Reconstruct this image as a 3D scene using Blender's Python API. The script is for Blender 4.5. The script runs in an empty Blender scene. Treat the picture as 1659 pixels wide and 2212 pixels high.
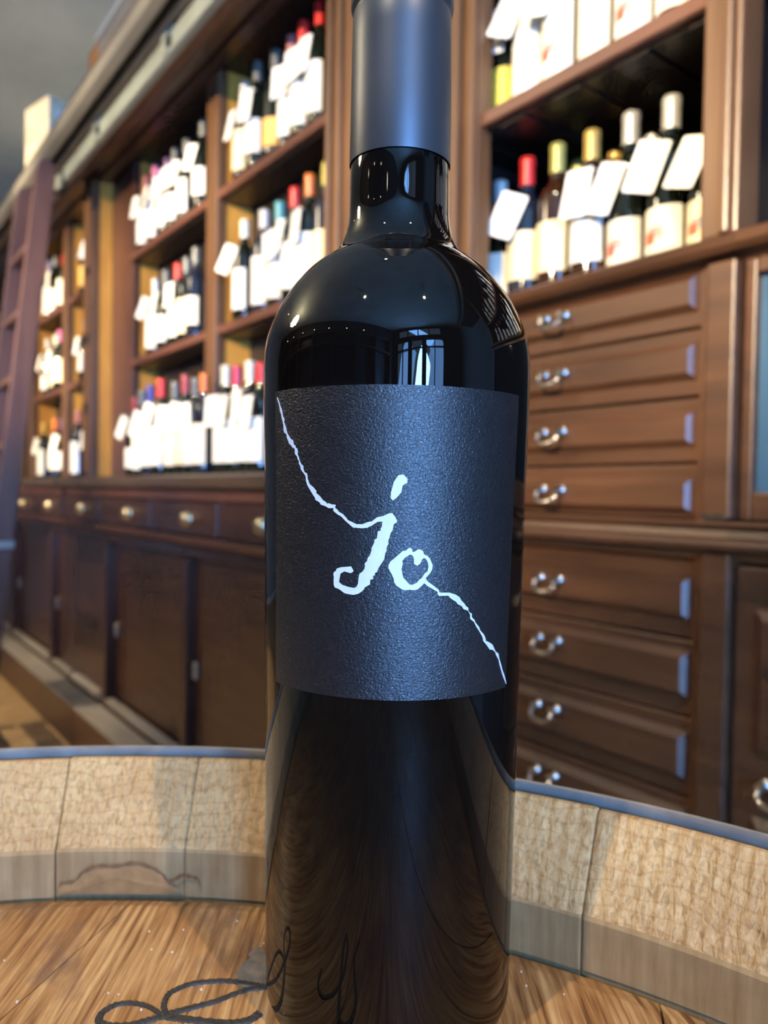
import bpy, bmesh, math, random
from mathutils import Vector, Matrix
from mathutils.geometry import tessellate_polygon
random.seed(7)
PI = math.pi
scene = bpy.context.scene
COL = scene.collection

# ------------------------------------------------------------------ camera
# 1659 x 2212 frame, focal length 1661 px, 1.05 m above the shop floor
CAM_H = 1.05
cam_d = bpy.data.cameras.new('camera')
cam_d.sensor_fit = 'VERTICAL'
cam_d.sensor_height = 24.0
cam_d.lens = 1661.0 / 2212.0 * 24.0
cam_d.clip_start = 0.01
cam_d.clip_end = 60
cam_d.dof.use_dof = True
cam_d.dof.focus_distance = 0.193
cam_d.dof.aperture_fstop = 9.0
cam = bpy.data.objects.new('camera', cam_d)
COL.objects.link(cam)
cam.matrix_world = Matrix.Translation((0, 0, CAM_H)) @ Matrix.Rotation(PI / 2 - math.radians(1.45), 4, 'X') @ Matrix.Rotation(math.radians(0.9), 4, 'Z')
scene.camera = cam

# wall frame: u runs along the cabinet wall (towards the street), n into the wall
WA = math.radians(-53.5)
CU, SU = math.cos(WA), math.sin(WA)
def W(u, n, z=0.0):
    return Vector((u * CU - n * SU, u * SU + n * CU, z))

# ------------------------------------------------------------------ world, exposure
wd = bpy.data.worlds.new('world'); scene.world = wd; wd.use_nodes = True
wd.node_tree.nodes['Background'].inputs[0].default_value = (0.45, 0.66, 1.0, 1)
wd.node_tree.nodes['Background'].inputs[1].default_value = 1.0
vs = scene.view_settings
vs.view_transform = 'Standard'; vs.look = 'None'; vs.gamma = 1.0; vs.use_curve_mapping = False
vs.exposure = 0.0
cy = scene.cycles
cy.use_denoising = True; cy.use_light_tree = False
cy.max_bounces = 4; cy.diffuse_bounces = 3; cy.glossy_bounces = 3; cy.transmission_bounces = 2
cy.use_adaptive_sampling = True; cy.adaptive_threshold = 0.05; cy.adaptive_min_samples = 12
cy.sample_clamp_indirect = 4.0
cy.caustics_reflective = False; cy.caustics_refractive = False

WARM = (1.0, 0.80, 0.54)
DAY = (0.17, 0.43, 1.0)
def area_light(name, u, n, z, w, h, power, color, facing_u):
    d = bpy.data.lights.new(name, 'AREA'); d.shape = 'RECTANGLE'; d.size = w; d.size_y = h
    d.energy = power; d.color = color
    o = bpy.data.objects.new(name, d); COL.objects.link(o)
    o.location = W(u, n, z)
    dirv = (W(facing_u, 0) - W(0, 0)).normalized()
    o.rotation_euler = dirv.to_track_quat('-Z', 'Z').to_euler()
    return o
# daylight through the two shop windows and the glazed street door (street end of the room)
area_light('daylight_window', 4.12, -2.55, 1.45, 0.95, 2.0, 70, DAY, -1)
area_light('daylight_door', 4.12, -1.50, 1.20, 0.72, 1.9, 560, DAY, -1)
area_light('daylight_window', 4.12, -0.35, 1.45, 1.15, 2.0, 60, DAY, -1)

area_light('added_transom_fill', 4.12, -1.40, 2.90, 2.8, 0.5, 110, DAY, -1)  # blue fill added above the door to tint ceiling and bottle reflections

# ------------------------------------------------------------------ node materials
def new_mat(name):
    m = bpy.data.materials.new(name); m.use_nodes = True
    nt = m.node_tree; b = nt.nodes['Principled BSDF']
    return m, nt, b
def N(nt, typ, **kw):
    n = nt.nodes.new(typ)
    for k, v in kw.items():
        if hasattr(n, k): setattr(n, k, v)
        else: n.inputs[k].default_value = v
    return n
def mapping(nt, scale, rot=(0, 0, 0), coord='Object'):
    tc = N(nt, 'ShaderNodeTexCoord'); mp = N(nt, 'ShaderNodeMapping')
    mp.inputs['Scale'].default_value = scale; mp.inputs['Rotation'].default_value = rot
    nt.links.new(tc.outputs[coord], mp.inputs['Vector'])
    return mp.outputs['Vector']
def ramp(nt, fac, stops):
    r = N(nt, 'ShaderNodeValToRGB'); e = r.color_ramp.elements
    while len(e) < len(stops): e.new(0.5)
    for i, (p, c) in enumerate(stops):
        e[i].position = p; e[i].color = (*c, 1)
    nt.links.new(fac, r.inputs['Fac'])
    return r.outputs['Color']
def bump(nt, b, height, strength, dist):
    bp = N(nt, 'ShaderNodeBump'); bp.inputs['Strength'].default_value = strength; bp.inputs['Distance'].default_value = dist
    nt.links.new(height, bp.inputs['Height']); nt.links.new(bp.outputs['Normal'], b.inputs['Normal'])
def plain(name, col, rough=0.5, metal=0.0, spec=0.5, coat=0.0, emit=None, estr=0.0, var=0.0, scale=30.0):
    m, nt, b = new_mat(name)
    b.inputs['Base Color'].default_value = (*col, 1); b.inputs['Roughness'].default_value = rough
    b.inputs['Metallic'].default_value = metal; b.inputs['Specular IOR Level'].default_value = spec
    b.inputs['Coat Weight'].default_value = coat
    if emit:
        b.inputs['Emission Color'].default_value = (*emit, 1); b.inputs['Emission Strength'].default_value = estr
    if var > 0:
        v = mapping(nt, (scale,) * 3); nz = N(nt, 'ShaderNodeTexNoise', Scale=1.0, Detail=4.0)
        nt.links.new(v, nz.inputs['Vector'])
        c = ramp(nt, nz.outputs['Fac'], [(0.3, tuple(x * (1 - var) for x in col)), (0.7, tuple(min(1, x * (1 + var)) for x in col))])
        nt.links.new(c, b.inputs['Base Color'])
    return m
def wood(name, dark, light, rough=0.35, grain=(3, 3, 40), rot=(0, 0, 0), coat=0.25, bstr=0.0, spec=0.5, crough=0.25):
    """varnished timber: stretched noise grain, blotches and fine relief"""
    m, nt, b = new_mat(name)
    v = mapping(nt, grain, rot)
    n1 = N(nt, 'ShaderNodeTexNoise', Scale=1.0, Detail=3.0, Roughness=0.65)
    nt.links.new(v, n1.inputs['Vector'])
    v2 = mapping(nt, (2.3, 2.3, 2.3)); n2 = N(nt, 'ShaderNodeTexNoise', Scale=1.0, Detail=3.0)
    nt.links.new(v2, n2.inputs['Vector'])
    mx = N(nt, 'ShaderNodeMath', operation='MULTIPLY_ADD'); mx.inputs[1].default_value = 0.6
    nt.links.new(n1.outputs['Fac'], mx.inputs[0])
    m2 = N(nt, 'ShaderNodeMath', operation='MULTIPLY'); m2.inputs[1].default_value = 0.4
    nt.links.new(n2.outputs['Fac'], m2.inputs[0]); nt.links.new(m2.outputs[0], mx.inputs[2])
    c = ramp(nt, mx.outputs[0], [(0.33, dark), (0.66, light)])
    nt.links.new(c, b.inputs['Base Color'])
    b.inputs['Roughness'].default_value = rough; b.inputs['Coat Weight'].default_value = coat
    b.inputs['Coat Roughness'].default_value = crough; b.inputs['Specular IOR Level'].default_value = spec
    if bstr > 0: bump(nt, b, n1.outputs['Fac'], bstr, 0.004)
    return m

M = {}
M['mahogany'] = wood('dark_mahogany', (0.030, 0.011, 0.007), (0.085, 0.033, 0.018), 0.38, (26, 26, 3))
M['mahogany_h'] = wood('dark_mahogany_rails', (0.030, 0.011, 0.007), (0.085, 0.033, 0.018), 0.36, (3, 26, 26))
M['drawerwood'] = wood('brown_drawer_wood', (0.038, 0.0125, 0.0042), (0.105, 0.041, 0.0145), 0.44, (3, 30, 30), coat=0.5, crough=0.40, spec=0.5)
M['pilaster'] = wood('brown_pilaster_wood', (0.075, 0.034, 0.016), (0.155, 0.078, 0.036), 0.38, (30, 30, 3))
M['honey'] = wood('honey_side_panels', (0.46, 0.19, 0.025), (0.74, 0.36, 0.06), 0.45, (12, 12, 3))
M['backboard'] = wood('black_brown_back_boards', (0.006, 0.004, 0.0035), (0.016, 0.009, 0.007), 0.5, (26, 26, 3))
M['shelfwood'] = wood('red_brown_shelf_wood', (0.075, 0.028, 0.018), (0.16, 0.066, 0.042), 0.42, (3, 26, 26))
M['counterwood'] = wood('grey_brown_counter', (0.055, 0.035, 0.025), (0.11, 0.072, 0.052), 0.4, (3, 26, 26))
M['ledgewood'] = wood('worn_lit_grey_ledge', (0.22, 0.19, 0.16), (0.38, 0.34, 0.29), 0.55, (3, 20, 20), coat=0)
M['ladderwood'] = wood('plum_brown_ladder_wood', (0.075, 0.036, 0.032), (0.15, 0.078, 0.066), 0.36, (26, 26, 3))
M['corniceside'] = wood('taupe_cornice', (0.16, 0.15, 0.125), (0.27, 0.25, 0.21), 0.5, (3, 26, 26), coat=0.1)
M['tan'] = plain('tan_painted_strip', (0.36, 0.29, 0.21), 0.5, var=0.12, scale=8)
M['rail'] = plain('grey_green_painted_rail', (0.26, 0.29, 0.255), 0.4, var=0.15, scale=7)
M['black'] = plain('black_gap', (0.006, 0.006, 0.006), 0.7)
M['iron'] = plain('dark_iron', (0.05, 0.05, 0.05), 0.45, metal=0.8)
M['brass'] = plain('aged_brass', (0.55, 0.47, 0.31), 0.32, metal=0.9, var=0.2, scale=60)
M['nickel'] = plain('worn_nickel', (0.55, 0.52, 0.47), 0.28, metal=1.0, var=0.15, scale=60)
M['orangepost'] = wood('orange_wood', (0.34, 0.13, 0.03), (0.55, 0.23, 0.06), 0.45, (20, 20, 3))
M['crate'] = wood('pale_pine_crate', (0.66, 0.55, 0.36), (0.82, 0.72, 0.52), 0.6, (4, 20, 20), coat=0)
M['bluestrip'] = plain('blue_grey_strip', (0.045, 0.105, 0.165), 0.35, var=0.1, scale=5)
M['paper'] = plain('white_paper', (0.80, 0.80, 0.76), 0.7, var=0.03, scale=40)
M['cream'] = plain('cream_paper', (0.78, 0.68, 0.45), 0.65, var=0.08, scale=40)
M['ivory'] = plain('ivory_paper', (0.82, 0.77, 0.64), 0.65, var=0.05, scale=40)
M['yellowp'] = plain('yellow_label_paper', (0.70, 0.58, 0.08), 0.45, var=0.15, scale=60)
M['amber'] = plain('amber_label_paper', (0.80, 0.45, 0.12), 0.6, var=0.1, scale=40)
M['dimglass'] = plain('black_window_glass', (0.012, 0.016, 0.02), 0.05, spec=0.6)
M['emblem'] = plain('red_printed_emblem', (0.62, 0.12, 0.07), 0.6, var=0.3, scale=120)
M['greyprint'] = plain('grey_printed_drawing', (0.34, 0.34, 0.31), 0.65, var=0.3, scale=150)
M['glass_dark'] = plain('dark_green_bottle_glass', (0.006, 0.009, 0.006), 0.06, spec=0.7, coat=0.3)
M['glass_blue'] = plain('night_blue_bottle_glass', (0.010, 0.014, 0.028), 0.06, spec=0.7, coat=0.3)
M['glass_brown'] = plain('brown_bottle_glass', (0.030, 0.012, 0.005), 0.07, spec=0.7, coat=0.3)
CAPS = {'red': (0.62, 0.025, 0.02), 'rose': (0.40, 0.14, 0.13), 'grey': (0.12, 0.125, 0.12), 'silver': (0.55, 0.54, 0.50),
        'yellow': (0.42, 0.38, 0.10), 'orange': (0.66, 0.17, 0.03), 'teal': (0.08, 0.32, 0.34), 'white': (0.62, 0.58, 0.54),
        'cream': (0.68, 0.66, 0.52), 'crimson': (0.55, 0.04, 0.08), 'purple': (0.16, 0.07, 0.17), 'pink': (0.62, 0.13, 0.30),
        'maroon': (0.25, 0.035, 0.04), 'blue': (0.05, 0.05, 0.26), 'gold': (0.55, 0.36, 0.09)}
for k, c in CAPS.items():
    M['cap_' + k] = plain(k + '_capsule_foil', c, 0.36, metal=0.25 if k in ('silver', 'gold', 'yellow', 'grey') else 0.0, coat=0.2, var=0.08, scale=80)

# plaster ceiling and walls
def plaster(name, a, b_, scale=1.6):
    m, nt, b = new_mat(name)
    v = mapping(nt, (scale, scale, scale)); n1 = N(nt, 'ShaderNodeTexNoise', Scale=1.0, Detail=6.0, Roughness=0.6)
    nt.links.new(v, n1.inputs['Vector'])
    nt.links.new(ramp(nt, n1.outputs['Fac'], [(0.35, a), (0.65, b_)]), b.inputs['Base Color'])
    b.inputs['Roughness'].default_value = 0.8
    bump(nt, b, n1.outputs['Fac'], 0.2, 0.02)
    return m
M['ceiling'] = plaster('grey_green_ceiling_plaster', (0.62, 0.68, 0.60), (0.76, 0.82, 0.74))
M['darkwall'] = plain('dark_painted_panelling', (0.045, 0.035, 0.03), 0.5, var=0.2, scale=3)
M['wall'] = plaster('grey_wall_plaster', (0.22, 0.21, 0.18), (0.32, 0.30, 0.26))
M['signface'] = plain('grey_taupe_board', (0.30, 0.27, 0.23), 0.6, var=0.1, scale=4)
M['palestrip'] = plain('pale_grey_trim', (0.68, 0.70, 0.66), 0.5)

def floor_mat():
    m, nt, b = new_mat('warm_stone_tiles')
    v = mapping(nt, (2.2, 2.2, 2.2)); n1 = N(nt, 'ShaderNodeTexNoise', Scale=1.0, Detail=5.0, Roughness=0.6)
    nt.links.new(v, n1.inputs['Vector'])
    nt.links.new(ramp(nt, n1.outputs['Fac'], [(0.35, (0.34, 0.21, 0.10)), (0.65, (0.58, 0.40, 0.20))]), b.inputs['Base Color'])
    b.inputs['Roughness'].default_value = 0.45
    return m
M['floor'] = floor_mat()

# barrel oak
def oak_head():
    m, nt, b = new_mat('barrel_head_oak')
    rot = (0, 0, math.radians(15))
    v = mapping(nt, (520, 22, 60), rot); g = N(nt, 'ShaderNodeTexNoise', Scale=1.0, Detail=5.0, Roughness=0.6, Distortion=0.3)
    nt.links.new(v, g.inputs['Vector'])
    v2 = mapping(nt, (55, 22, 30), rot); bl = N(nt, 'ShaderNodeTexNoise', Scale=1.0, Detail=4.0, Roughness=0.55)
    nt.links.new(v2, bl.inputs['Vector'])
    v3 = mapping(nt, (34, 17, 20), (0, 0, math.radians(35))); st = N(nt, 'ShaderNodeTexNoise', Scale=1.0, Detail=5.0, Roughness=0.65)
    nt.links.new(v3, st.inputs['Vector'])
    c1 = ramp(nt, g.outputs['Fac'], [(0.34, (0.15, 0.065, 0.022)), (0.48, (0.40, 0.22, 0.09)), (0.66, (0.62, 0.41, 0.20))])
    c2 = ramp(nt, bl.outputs['Fac'], [(0.35, (0.62, 0.48, 0.34)), (0.65, (1.0, 1.0, 1.0))])
    mx = N(nt, 'ShaderNodeMix', data_type='RGBA', blend_type='MULTIPLY'); mx.inputs[0].default_value = 0.8
    nt.links.new(c1, mx.inputs[6]); nt.links.new(c2, mx.inputs[7])
    c3 = ramp(nt, st.outputs['Fac'], [(0.54, (0, 0, 0)), (0.68, (0.85, 0.85, 0.85))])
    m2 = N(nt, 'ShaderNodeMix', data_type='RGBA'); nt.links.new(c3, m2.inputs[0])
    nt.links.new(mx.outputs[2], m2.inputs[6]); m2.inputs[7].default_value = (0.15, 0.085, 0.06, 1)
    nt.links.new(m2.outputs[2], b.inputs['Base Color'])
    b.inputs['Roughness'].default_value = 0.42; b.inputs['Coat Weight'].default_value = 0.12; b.inputs['Coat Roughness'].default_value = 0.3
    bump(nt, b, g.outputs['Fac'], 0.5, 0.0009)
    return m
M['oak_head'] = oak_head()
def oak_stave():
    m, nt, b = new_mat('barrel_stave_oak')
    # polar coordinates round the barrel axis: x = angle, y = radius, z = height
    tc = N(nt, 'ShaderNodeTexCoord'); sx = N(nt, 'ShaderNodeSeparateXYZ'); nt.links.new(tc.outputs['Object'], sx.inputs[0])
    at = N(nt, 'ShaderNodeMath', operation='ARCTAN2'); nt.links.new(sx.outputs[0], at.inputs[0]); nt.links.new(sx.outputs[1], at.inputs[1])
    cb = N(nt, 'ShaderNodeCombineXYZ')
    ml = N(nt, 'ShaderNodeMath', operation='MULTIPLY'); ml.inputs[1].default_value = 0.31; nt.links.new(at.outputs[0], ml.inputs[0])
    nt.links.new(ml.outputs[0], cb.inputs[0]); nt.links.new(sx.outputs[2], cb.inputs[2])
    def nz(scale, detail=4.0, dist=0.0):
        mp = N(nt, 'ShaderNodeMapping'); mp.inputs['Scale'].default_value = scale; nt.links.new(cb.outputs[0], mp.inputs['Vector'])
        n = N(nt, 'ShaderNodeTexNoise', Scale=1.0, Detail=detail, Roughness=0.6, Distortion=dist); nt.links.new(mp.outputs[0], n.inputs['Vector'])
        return n.outputs['Fac']
    saw = nz((700, 1, 330), 4.0, 0.8)     # rough sawn end grain of the bevel
    streak = nz((260, 1, 22), 4.0)        # long grain of the inner face
    blot = nz((26, 1, 40), 3.0)
    # bevel above z = .917, planed face below
    gt = N(nt, 'ShaderNodeMath', operation='GREATER_THAN'); gt.inputs[1].default_value = 0.0165; nt.links.new(sx.outputs[2], gt.inputs[0])
    c_up = ramp(nt, saw, [(0.30, (0.33, 0.20, 0.080)), (0.50, (0.57, 0.375, 0.170)), (0.75, (0.70, 0.50, 0.255))])
    c_lo = ramp(nt, streak, [(0.3, (0.30, 0.185, 0.075)), (0.7, (0.47, 0.325, 0.16))])
    mx = N(nt, 'ShaderNodeMix', data_type='RGBA'); nt.links.new(gt.outputs[0], mx.inputs[0])
    nt.links.new(c_lo, mx.inputs[6]); nt.links.new(c_up, mx.inputs[7])
    # growth rings crossing the sawn bevel
    rings = N(nt, 'ShaderNodeTexWave', wave_type='BANDS', bands_direction='Z'); rings.inputs['Scale'].default_value = 80.0
    rings.inputs['Distortion'].default_value = 11.0; rings.inputs['Detail'].default_value = 3.0; rings.inputs['Detail Scale'].default_value = 0.5
    nt.links.new(cb.outputs[0], rings.inputs['Vector'])
    c_r = ramp(nt, rings.outputs['Fac'], [(0.0, (0.90, 0.82, 0.72)), (0.14, (1, 1, 1))])
    mr = N(nt, 'ShaderNodeMix', data_type='RGBA', blend_type='MULTIPLY'); nt.links.new(gt.outputs[0], mr.inputs[0])
    nt.links.new(mx.outputs[2], mr.inputs[6]); nt.links.new(c_r, mr.inputs[7])
    c_b = ramp(nt, blot, [(0.32, (0.74, 0.62, 0.52)), (0.6, (1, 1, 1))])
    m2 = N(nt, 'ShaderNodeMix', data_type='RGBA', blend_type='MULTIPLY'); m2.inputs[0].default_value = 0.7
    nt.links.new(mr.outputs[2], m2.inputs[6]); nt.links.new(c_b, m2.inputs[7])
    nt.links.new(m2.outputs[2], b.inputs['Base Color'])
    b.inputs['Roughness'].default_value = 0.68
    # saw-tooth grid relief on the bevel
    grid = N(nt, 'ShaderNodeTexWave', wave_type='BANDS', bands_direction='X'); grid.inputs['Scale'].default_value = 62.0
    grid.inputs['Distortion'].default_value = 3.0; grid.inputs['Detail'].default_value = 3.0; grid.inputs['Detail Scale'].default_value = 3.0
    nt.links.new(cb.outputs[0], grid.inputs['Vector'])
    ad = N(nt, 'ShaderNodeMath', operation='ADD'); nt.links.new(saw, ad.inputs[0])
    mg = N(nt, 'ShaderNodeMath', operation='MULTIPLY'); mg.inputs[1].default_value = 0.55; nt.links.new(grid.outputs['Fac'], mg.inputs[0])
    nt.links.new(mg.outputs[0], ad.inputs[1])
    mm = N(nt, 'ShaderNodeMath', operation='MULTIPLY'); nt.links.new(ad.outputs[0], mm.inputs[0]); nt.links.new(gt.outputs[0], mm.inputs[1])
    bump(nt, b, mm.outputs[0], 0.7, 0.0012)
    return m
M['oak_stave'] = oak_stave()
M['hoop'] = plain('galvanised_hoop', (0.46, 0.48, 0.46), 0.42, metal=0.6, var=0.25, scale=70)
M['brand'] = plain('burnt_black_brand', (0.028, 0.026, 0.024), 0.55, spec=0.6, var=0.5, scale=900)
M['residue'] = plain('grey_sticker_residue', (0.17, 0.145, 0.12), 0.5, var=0.35, scale=260)
M['stain'] = plain('brown_wine_stain', (0.20, 0.105, 0.05), 0.6, var=0.3, scale=200)
M['stain_in'] = plain('faint_damp_stain', (0.33, 0.185, 0.07), 0.6, var=0.2, scale=200)
M['chip'] = plain('pale_wood_dust', (0.85, 0.83, 0.78), 0.3)

# hero bottle
M['hero_glass'] = plain('black_wine_glass', (0.0035, 0.0025, 0.002), 0.018, spec=0.42)
def hero_paper():
    m, nt, b = new_mat('black_textured_label_paper')
    v = mapping(nt, (1500, 1500, 1900)); n1 = N(nt, 'ShaderNodeTexNoise', Scale=1.0, Detail=3.0, Roughness=0.55, Distortion=0.6)
    nt.links.new(v, n1.inputs['Vector'])
    nt.links.new(ramp(nt, n1.outputs['Fac'], [(0.3, (0.004, 0.004, 0.005)), (0.7, (0.013, 0.013, 0.015))]), b.inputs['Base Color'])
    b.inputs['Roughness'].default_value = 0.34; b.inputs['Specular IOR Level'].default_value = 0.7
    bump(nt, b, n1.outputs['Fac'], 0.55, 0.0004)
    return m
M['hero_paper'] = hero_paper()
M['hero_ink'] = plain('white_raised_lettering', (0.64, 0.66, 0.70), 0.45, var=0.05, scale=400)
M['hero_cap'] = plain('slate_satin_capsule', (0.085, 0.092, 0.105), 0.40, metal=0.75, var=0.06, scale=60)

# ------------------------------------------------------------------ mesh helpers
class MB:
    def __init__(s): s.v = []; s.f = []
    def add(s, vs, fs):
        k = len(s.v); s.v += [tuple(v) for v in vs]; s.f += [tuple(i + k for i in f) for f in fs]; return s
    def box(s, x0, x1, y0, y1, z0, z1):
        if x0 > x1: x0, x1 = x1, x0
        if y0 > y1: y0, y1 = y1, y0
        if z0 > z1: z0, z1 = z1, z0
        return s.add([(x0, y0, z0), (x1, y0, z0), (x1, y1, z0), (x0, y1, z0), (x0, y0, z1), (x1, y0, z1), (x1, y1, z1), (x0, y1, z1)],
                     [(0, 3, 2, 1), (4, 5, 6, 7), (0, 1, 5, 4), (1, 2, 6, 5), (2, 3, 7, 6), (3, 0, 4, 7)])
    def extrude_u(s, prof, x0, x1):
        """closed (y, z) profile swept along x"""
        n = len(prof); vs = [(x0, y, z) for y, z in prof] + [(x1, y, z) for y, z in prof]
        fs = [(i, (i + 1) % n, n + (i + 1) % n, n + i) for i in range(n)]
        return s.add(vs, fs + [tuple(range(n))[::-1], tuple(range(n, 2 * n))])
    def frustum(s, x0, x1, z0, z1, yb, yt, ins):
        """raised panel: base rectangle at y = yb, face at y = yt, bevel width ins"""
        a = [(x0, yb, z0), (x1, yb, z0), (x1, yb, z1), (x0, yb, z1)]
        c = [(x0 + ins, yt, z0 + ins), (x1 - ins, yt, z0 + ins), (x1 - ins, yt, z1 - ins), (x0 + ins, yt, z1 - ins)]
        return s.add(a + c, [(4, 5, 6, 7), (0, 1, 5, 4), (1, 2, 6, 5), (2, 3, 7, 6), (3, 0, 4, 7), (3, 2, 1, 0)])
    def lathe(s, prof, seg=24, cx=0, cy=0, cap=True):
        n = len(prof); vs = []
        for r, z in prof:
            for k in range(seg):
                a = 2 * PI * k / seg; vs.append((cx + r * math.cos(a), cy + r * math.sin(a), z))
        fs = []
        for i in range(n - 1):
            for k in range(seg):
                k2 = (k + 1) % seg; fs.append((i * seg + k, i * seg + k2, (i + 1) * seg + k2, (i + 1) * seg + k))
        if cap: fs += [tuple(range(seg))[::-1], tuple(range((n - 1) * seg, n * seg))]
        return s.add(vs, fs)
    def tube(s, pts, r, seg=8, closed=False):
        pts = [Vector(p) for p in pts]; n = len(pts); vs = []
        for i, p in enumerate(pts):
            t = (pts[min(i + 1, n - 1)] - pts[max(i - 1, 0)]).normalized()
            up = Vector((0, 0, 1)) if abs(t.z) < 0.9 else Vector((1, 0, 0))
            a = t.cross(up).normalized(); b = a.cross(t)
            for k in range(seg):
                w = 2 * PI * k / seg; vs.append(tuple(p + (a * math.cos(w) + b * math.sin(w)) * r))
        fs = [(i * seg + k, i * seg + (k + 1) % seg, (i + 1) * seg + (k + 1) % seg, (i + 1) * seg + k) for i in range(n - 1) for k in range(seg)]
        return s.add(vs, fs + [tuple(range(seg))[::-1], tuple(range((n - 1) * seg, n * seg))])
    def mesh(s, name, off=(0, 0, 0)):
        me = bpy.data.meshes.new(name)
        me.from_pydata([(v[0] - off[0], v[1] - off[1], v[2] - off[2]) for v in s.v], [], s.f); me.update()
        bm = bmesh.new(); bm.from_mesh(me); bmesh.ops.recalc_face_normals(bm, faces=bm.faces); bm.to_mesh(me); bm.free()
        return me
def smooth(me, ang=40):
    me.polygons.foreach_set('use_smooth', [True] * len(me.polygons))
    try: me.set_sharp_from_angle(angle=math.radians(ang))
    except Exception: pass
def link(name, me, mat, parent=None, sm=False, bev=0.0):
    o = bpy.data.objects.new(name, me); COL.objects.link(o)
    if mat is not None and me is not None and not me.materials: me.materials.append(mat)
    if sm: smooth(me)
    if parent is not None: o.parent = parent
    if bev > 0:
        md = o.modifiers.new('bevel', 'BEVEL'); md.width = bev; md.segments = 2; md.limit_method = 'ANGLE'
    return o
def tag(o, label, cat=None, group=None, kind=None):
    if label: o['label'] = label
    if cat: o['category'] = cat
    if group: o['group'] = group
    if kind: o['kind'] = kind
    return o
class Thing:
    """an Empty in the wall frame; parts are given in (u, n, z) and made relative to its base"""
    def __init__(s, name, origin, label, cat, group=None, wall=True):
        s.o = bpy.data.objects.new(name, None); COL.objects.link(s.o); s.off = origin
        s.o.empty_display_size = 0.05
        s.o.location = W(*origin) if wall else origin
        if wall: s.o.rotation_euler = (0, 0, WA)
        tag(s.o, label, cat, group)
    def part(s, name, mb, mat, parent=None, sm=False, bev=0.0, label=None):
        o = link(name, mb.mesh(name, s.off), mat, parent or s.o, sm, bev)
        if label: o['label'] = label
        return o
def wall_obj(name, mb, mat, origin, label=None, cat=None, kind=None, bev=0.0, group=None, sm=False):
    o = link(name, mb.mesh(name, origin), mat, None, sm, bev)
    o.location = W(*origin); o.rotation_euler = (0, 0, WA)
    return tag(o, label, cat, group, kind)

# ------------------------------------------------------------------ room shell
U0, U1, N0, N1, ZC = -7.0, 4.0, -3.3, 1.42, 3.3
FZ = -0.008
fl = wall_obj('floor', MB().box(U0, U1, N0, N1, -0.12, FZ), M['floor'], (-2, 0, -0.12), kind='structure')
tile_me = MB().box(-0.147, 0.147, -0.147, 0.147, 0, 0.008).mesh('floor_tile'); tile_me.materials.append(M['floor'])
for i in range(15):
    for j in range(7):
        t = bpy.data.objects.new('floor_tile', tile_me); COL.objects.link(t); t.parent = fl
        t.location = (-6.3 + i * 0.30 + 2, 0.68 - j * 0.30, FZ + 0.12 + random.uniform(-0.0008, 0.0002))
wall_obj('ceiling', MB().box(U0, U1, N0, N1, ZC, ZC + 0.1), M['ceiling'], (-2, 0, ZC), kind='structure')
wall_obj('wall_right', MB().box(U0, U1, N1, N1 + 0.1, 0, ZC), M['wall'], (-2, N1, 0), kind='structure')
wall_obj('wall_left', MB().box(U0, U1, N0 - 0.1, N0, 0, ZC), M['darkwall'], (-2, N0, 0), kind='structure')
wall_obj('wall_far', MB().box(U0 - 0.1, U0, N0, N1, 0, ZC), M['wall'], (U0, 0, 0), kind='structure')
# street front with two windows and a glazed door, seen only in reflections
fb = MB()
OPEN = [(-3.05, -2.05, 0.45, 2.45), (-1.92, -1.08, 0.05, 2.45), (-0.95, 0.25, 0.45, 2.45)]
edges = sorted([N0] + [x for o_ in OPEN for x in o_[:2]] + [N1])
for a, b_ in zip(edges[:-1], edges[1:]):
    op = [o_ for o_ in OPEN if abs(o_[0] - a) < 1e-6]
    if op:
        fb.box(U1, U1 + 0.1, a, b_, 0, op[0][2]); fb.box(U1, U1 + 0.1, a, b_, op[0][3], 2.62)
    else: fb.box(U1, U1 + 0.1, a, b_, 0, 2.62)
fb.box(U1, U1 + 0.1, N0, -2.9, 2.62, ZC).box(U1, U1 + 0.1, 0.1, N1, 2.62, ZC).box(U1, U1 + 0.1, -2.9, 0.1, 3.18, ZC)
tm = MB().box(U1 - 0.02, U1 + 0.05, -2.9, 0.1, 2.62, 2.67).box(U1 - 0.02, U1 + 0.05, -2.9, 0.1, 3.13, 3.18)
for k in range(5): tm.box(U1 - 0.02, U1 + 0.05, -2.9 + k * 0.7375, -2.85 + k * 0.7375, 2.62, 3.18)
wall_obj('window_3', tm, M['black'], (U1, -1.4, 2.62), kind='structure')  # transom frame added to go with the extra blue ceiling light
wall_obj('wall_street', fb, M['darkwall'], (U1, 0, 0), kind='structure')
for i, (a, b_, z0, z1) in enumerate(OPEN):
    mb = MB(); t = 0.07
    mb.box(U1 - 0.02, U1 + 0.05, a, a + t, z0, z1).box(U1 - 0.02, U1 + 0.05, b_ - t, b_, z0, z1)
    mb.box(U1 - 0.02, U1 + 0.05, a, b_, z0, z0 + t).box(U1 - 0.02, U1 + 0.05, a, b_, z1 - t, z1)
    mb.box(U1 - 0.02, U1 + 0.05, a, b_, 2.05, 2.11)
    if i != 1: mb.box(U1 - 0.02, U1 + 0.05, (a + b_) / 2 - 0.025, (a + b_) / 2 + 0.025, z0, z1)
    wall_obj('door_1' if i == 1 else 'window_%d' % (1 if i == 0 else 2), mb, M['black'], (U1, (a + b_) / 2, z0), kind='structure')

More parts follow.
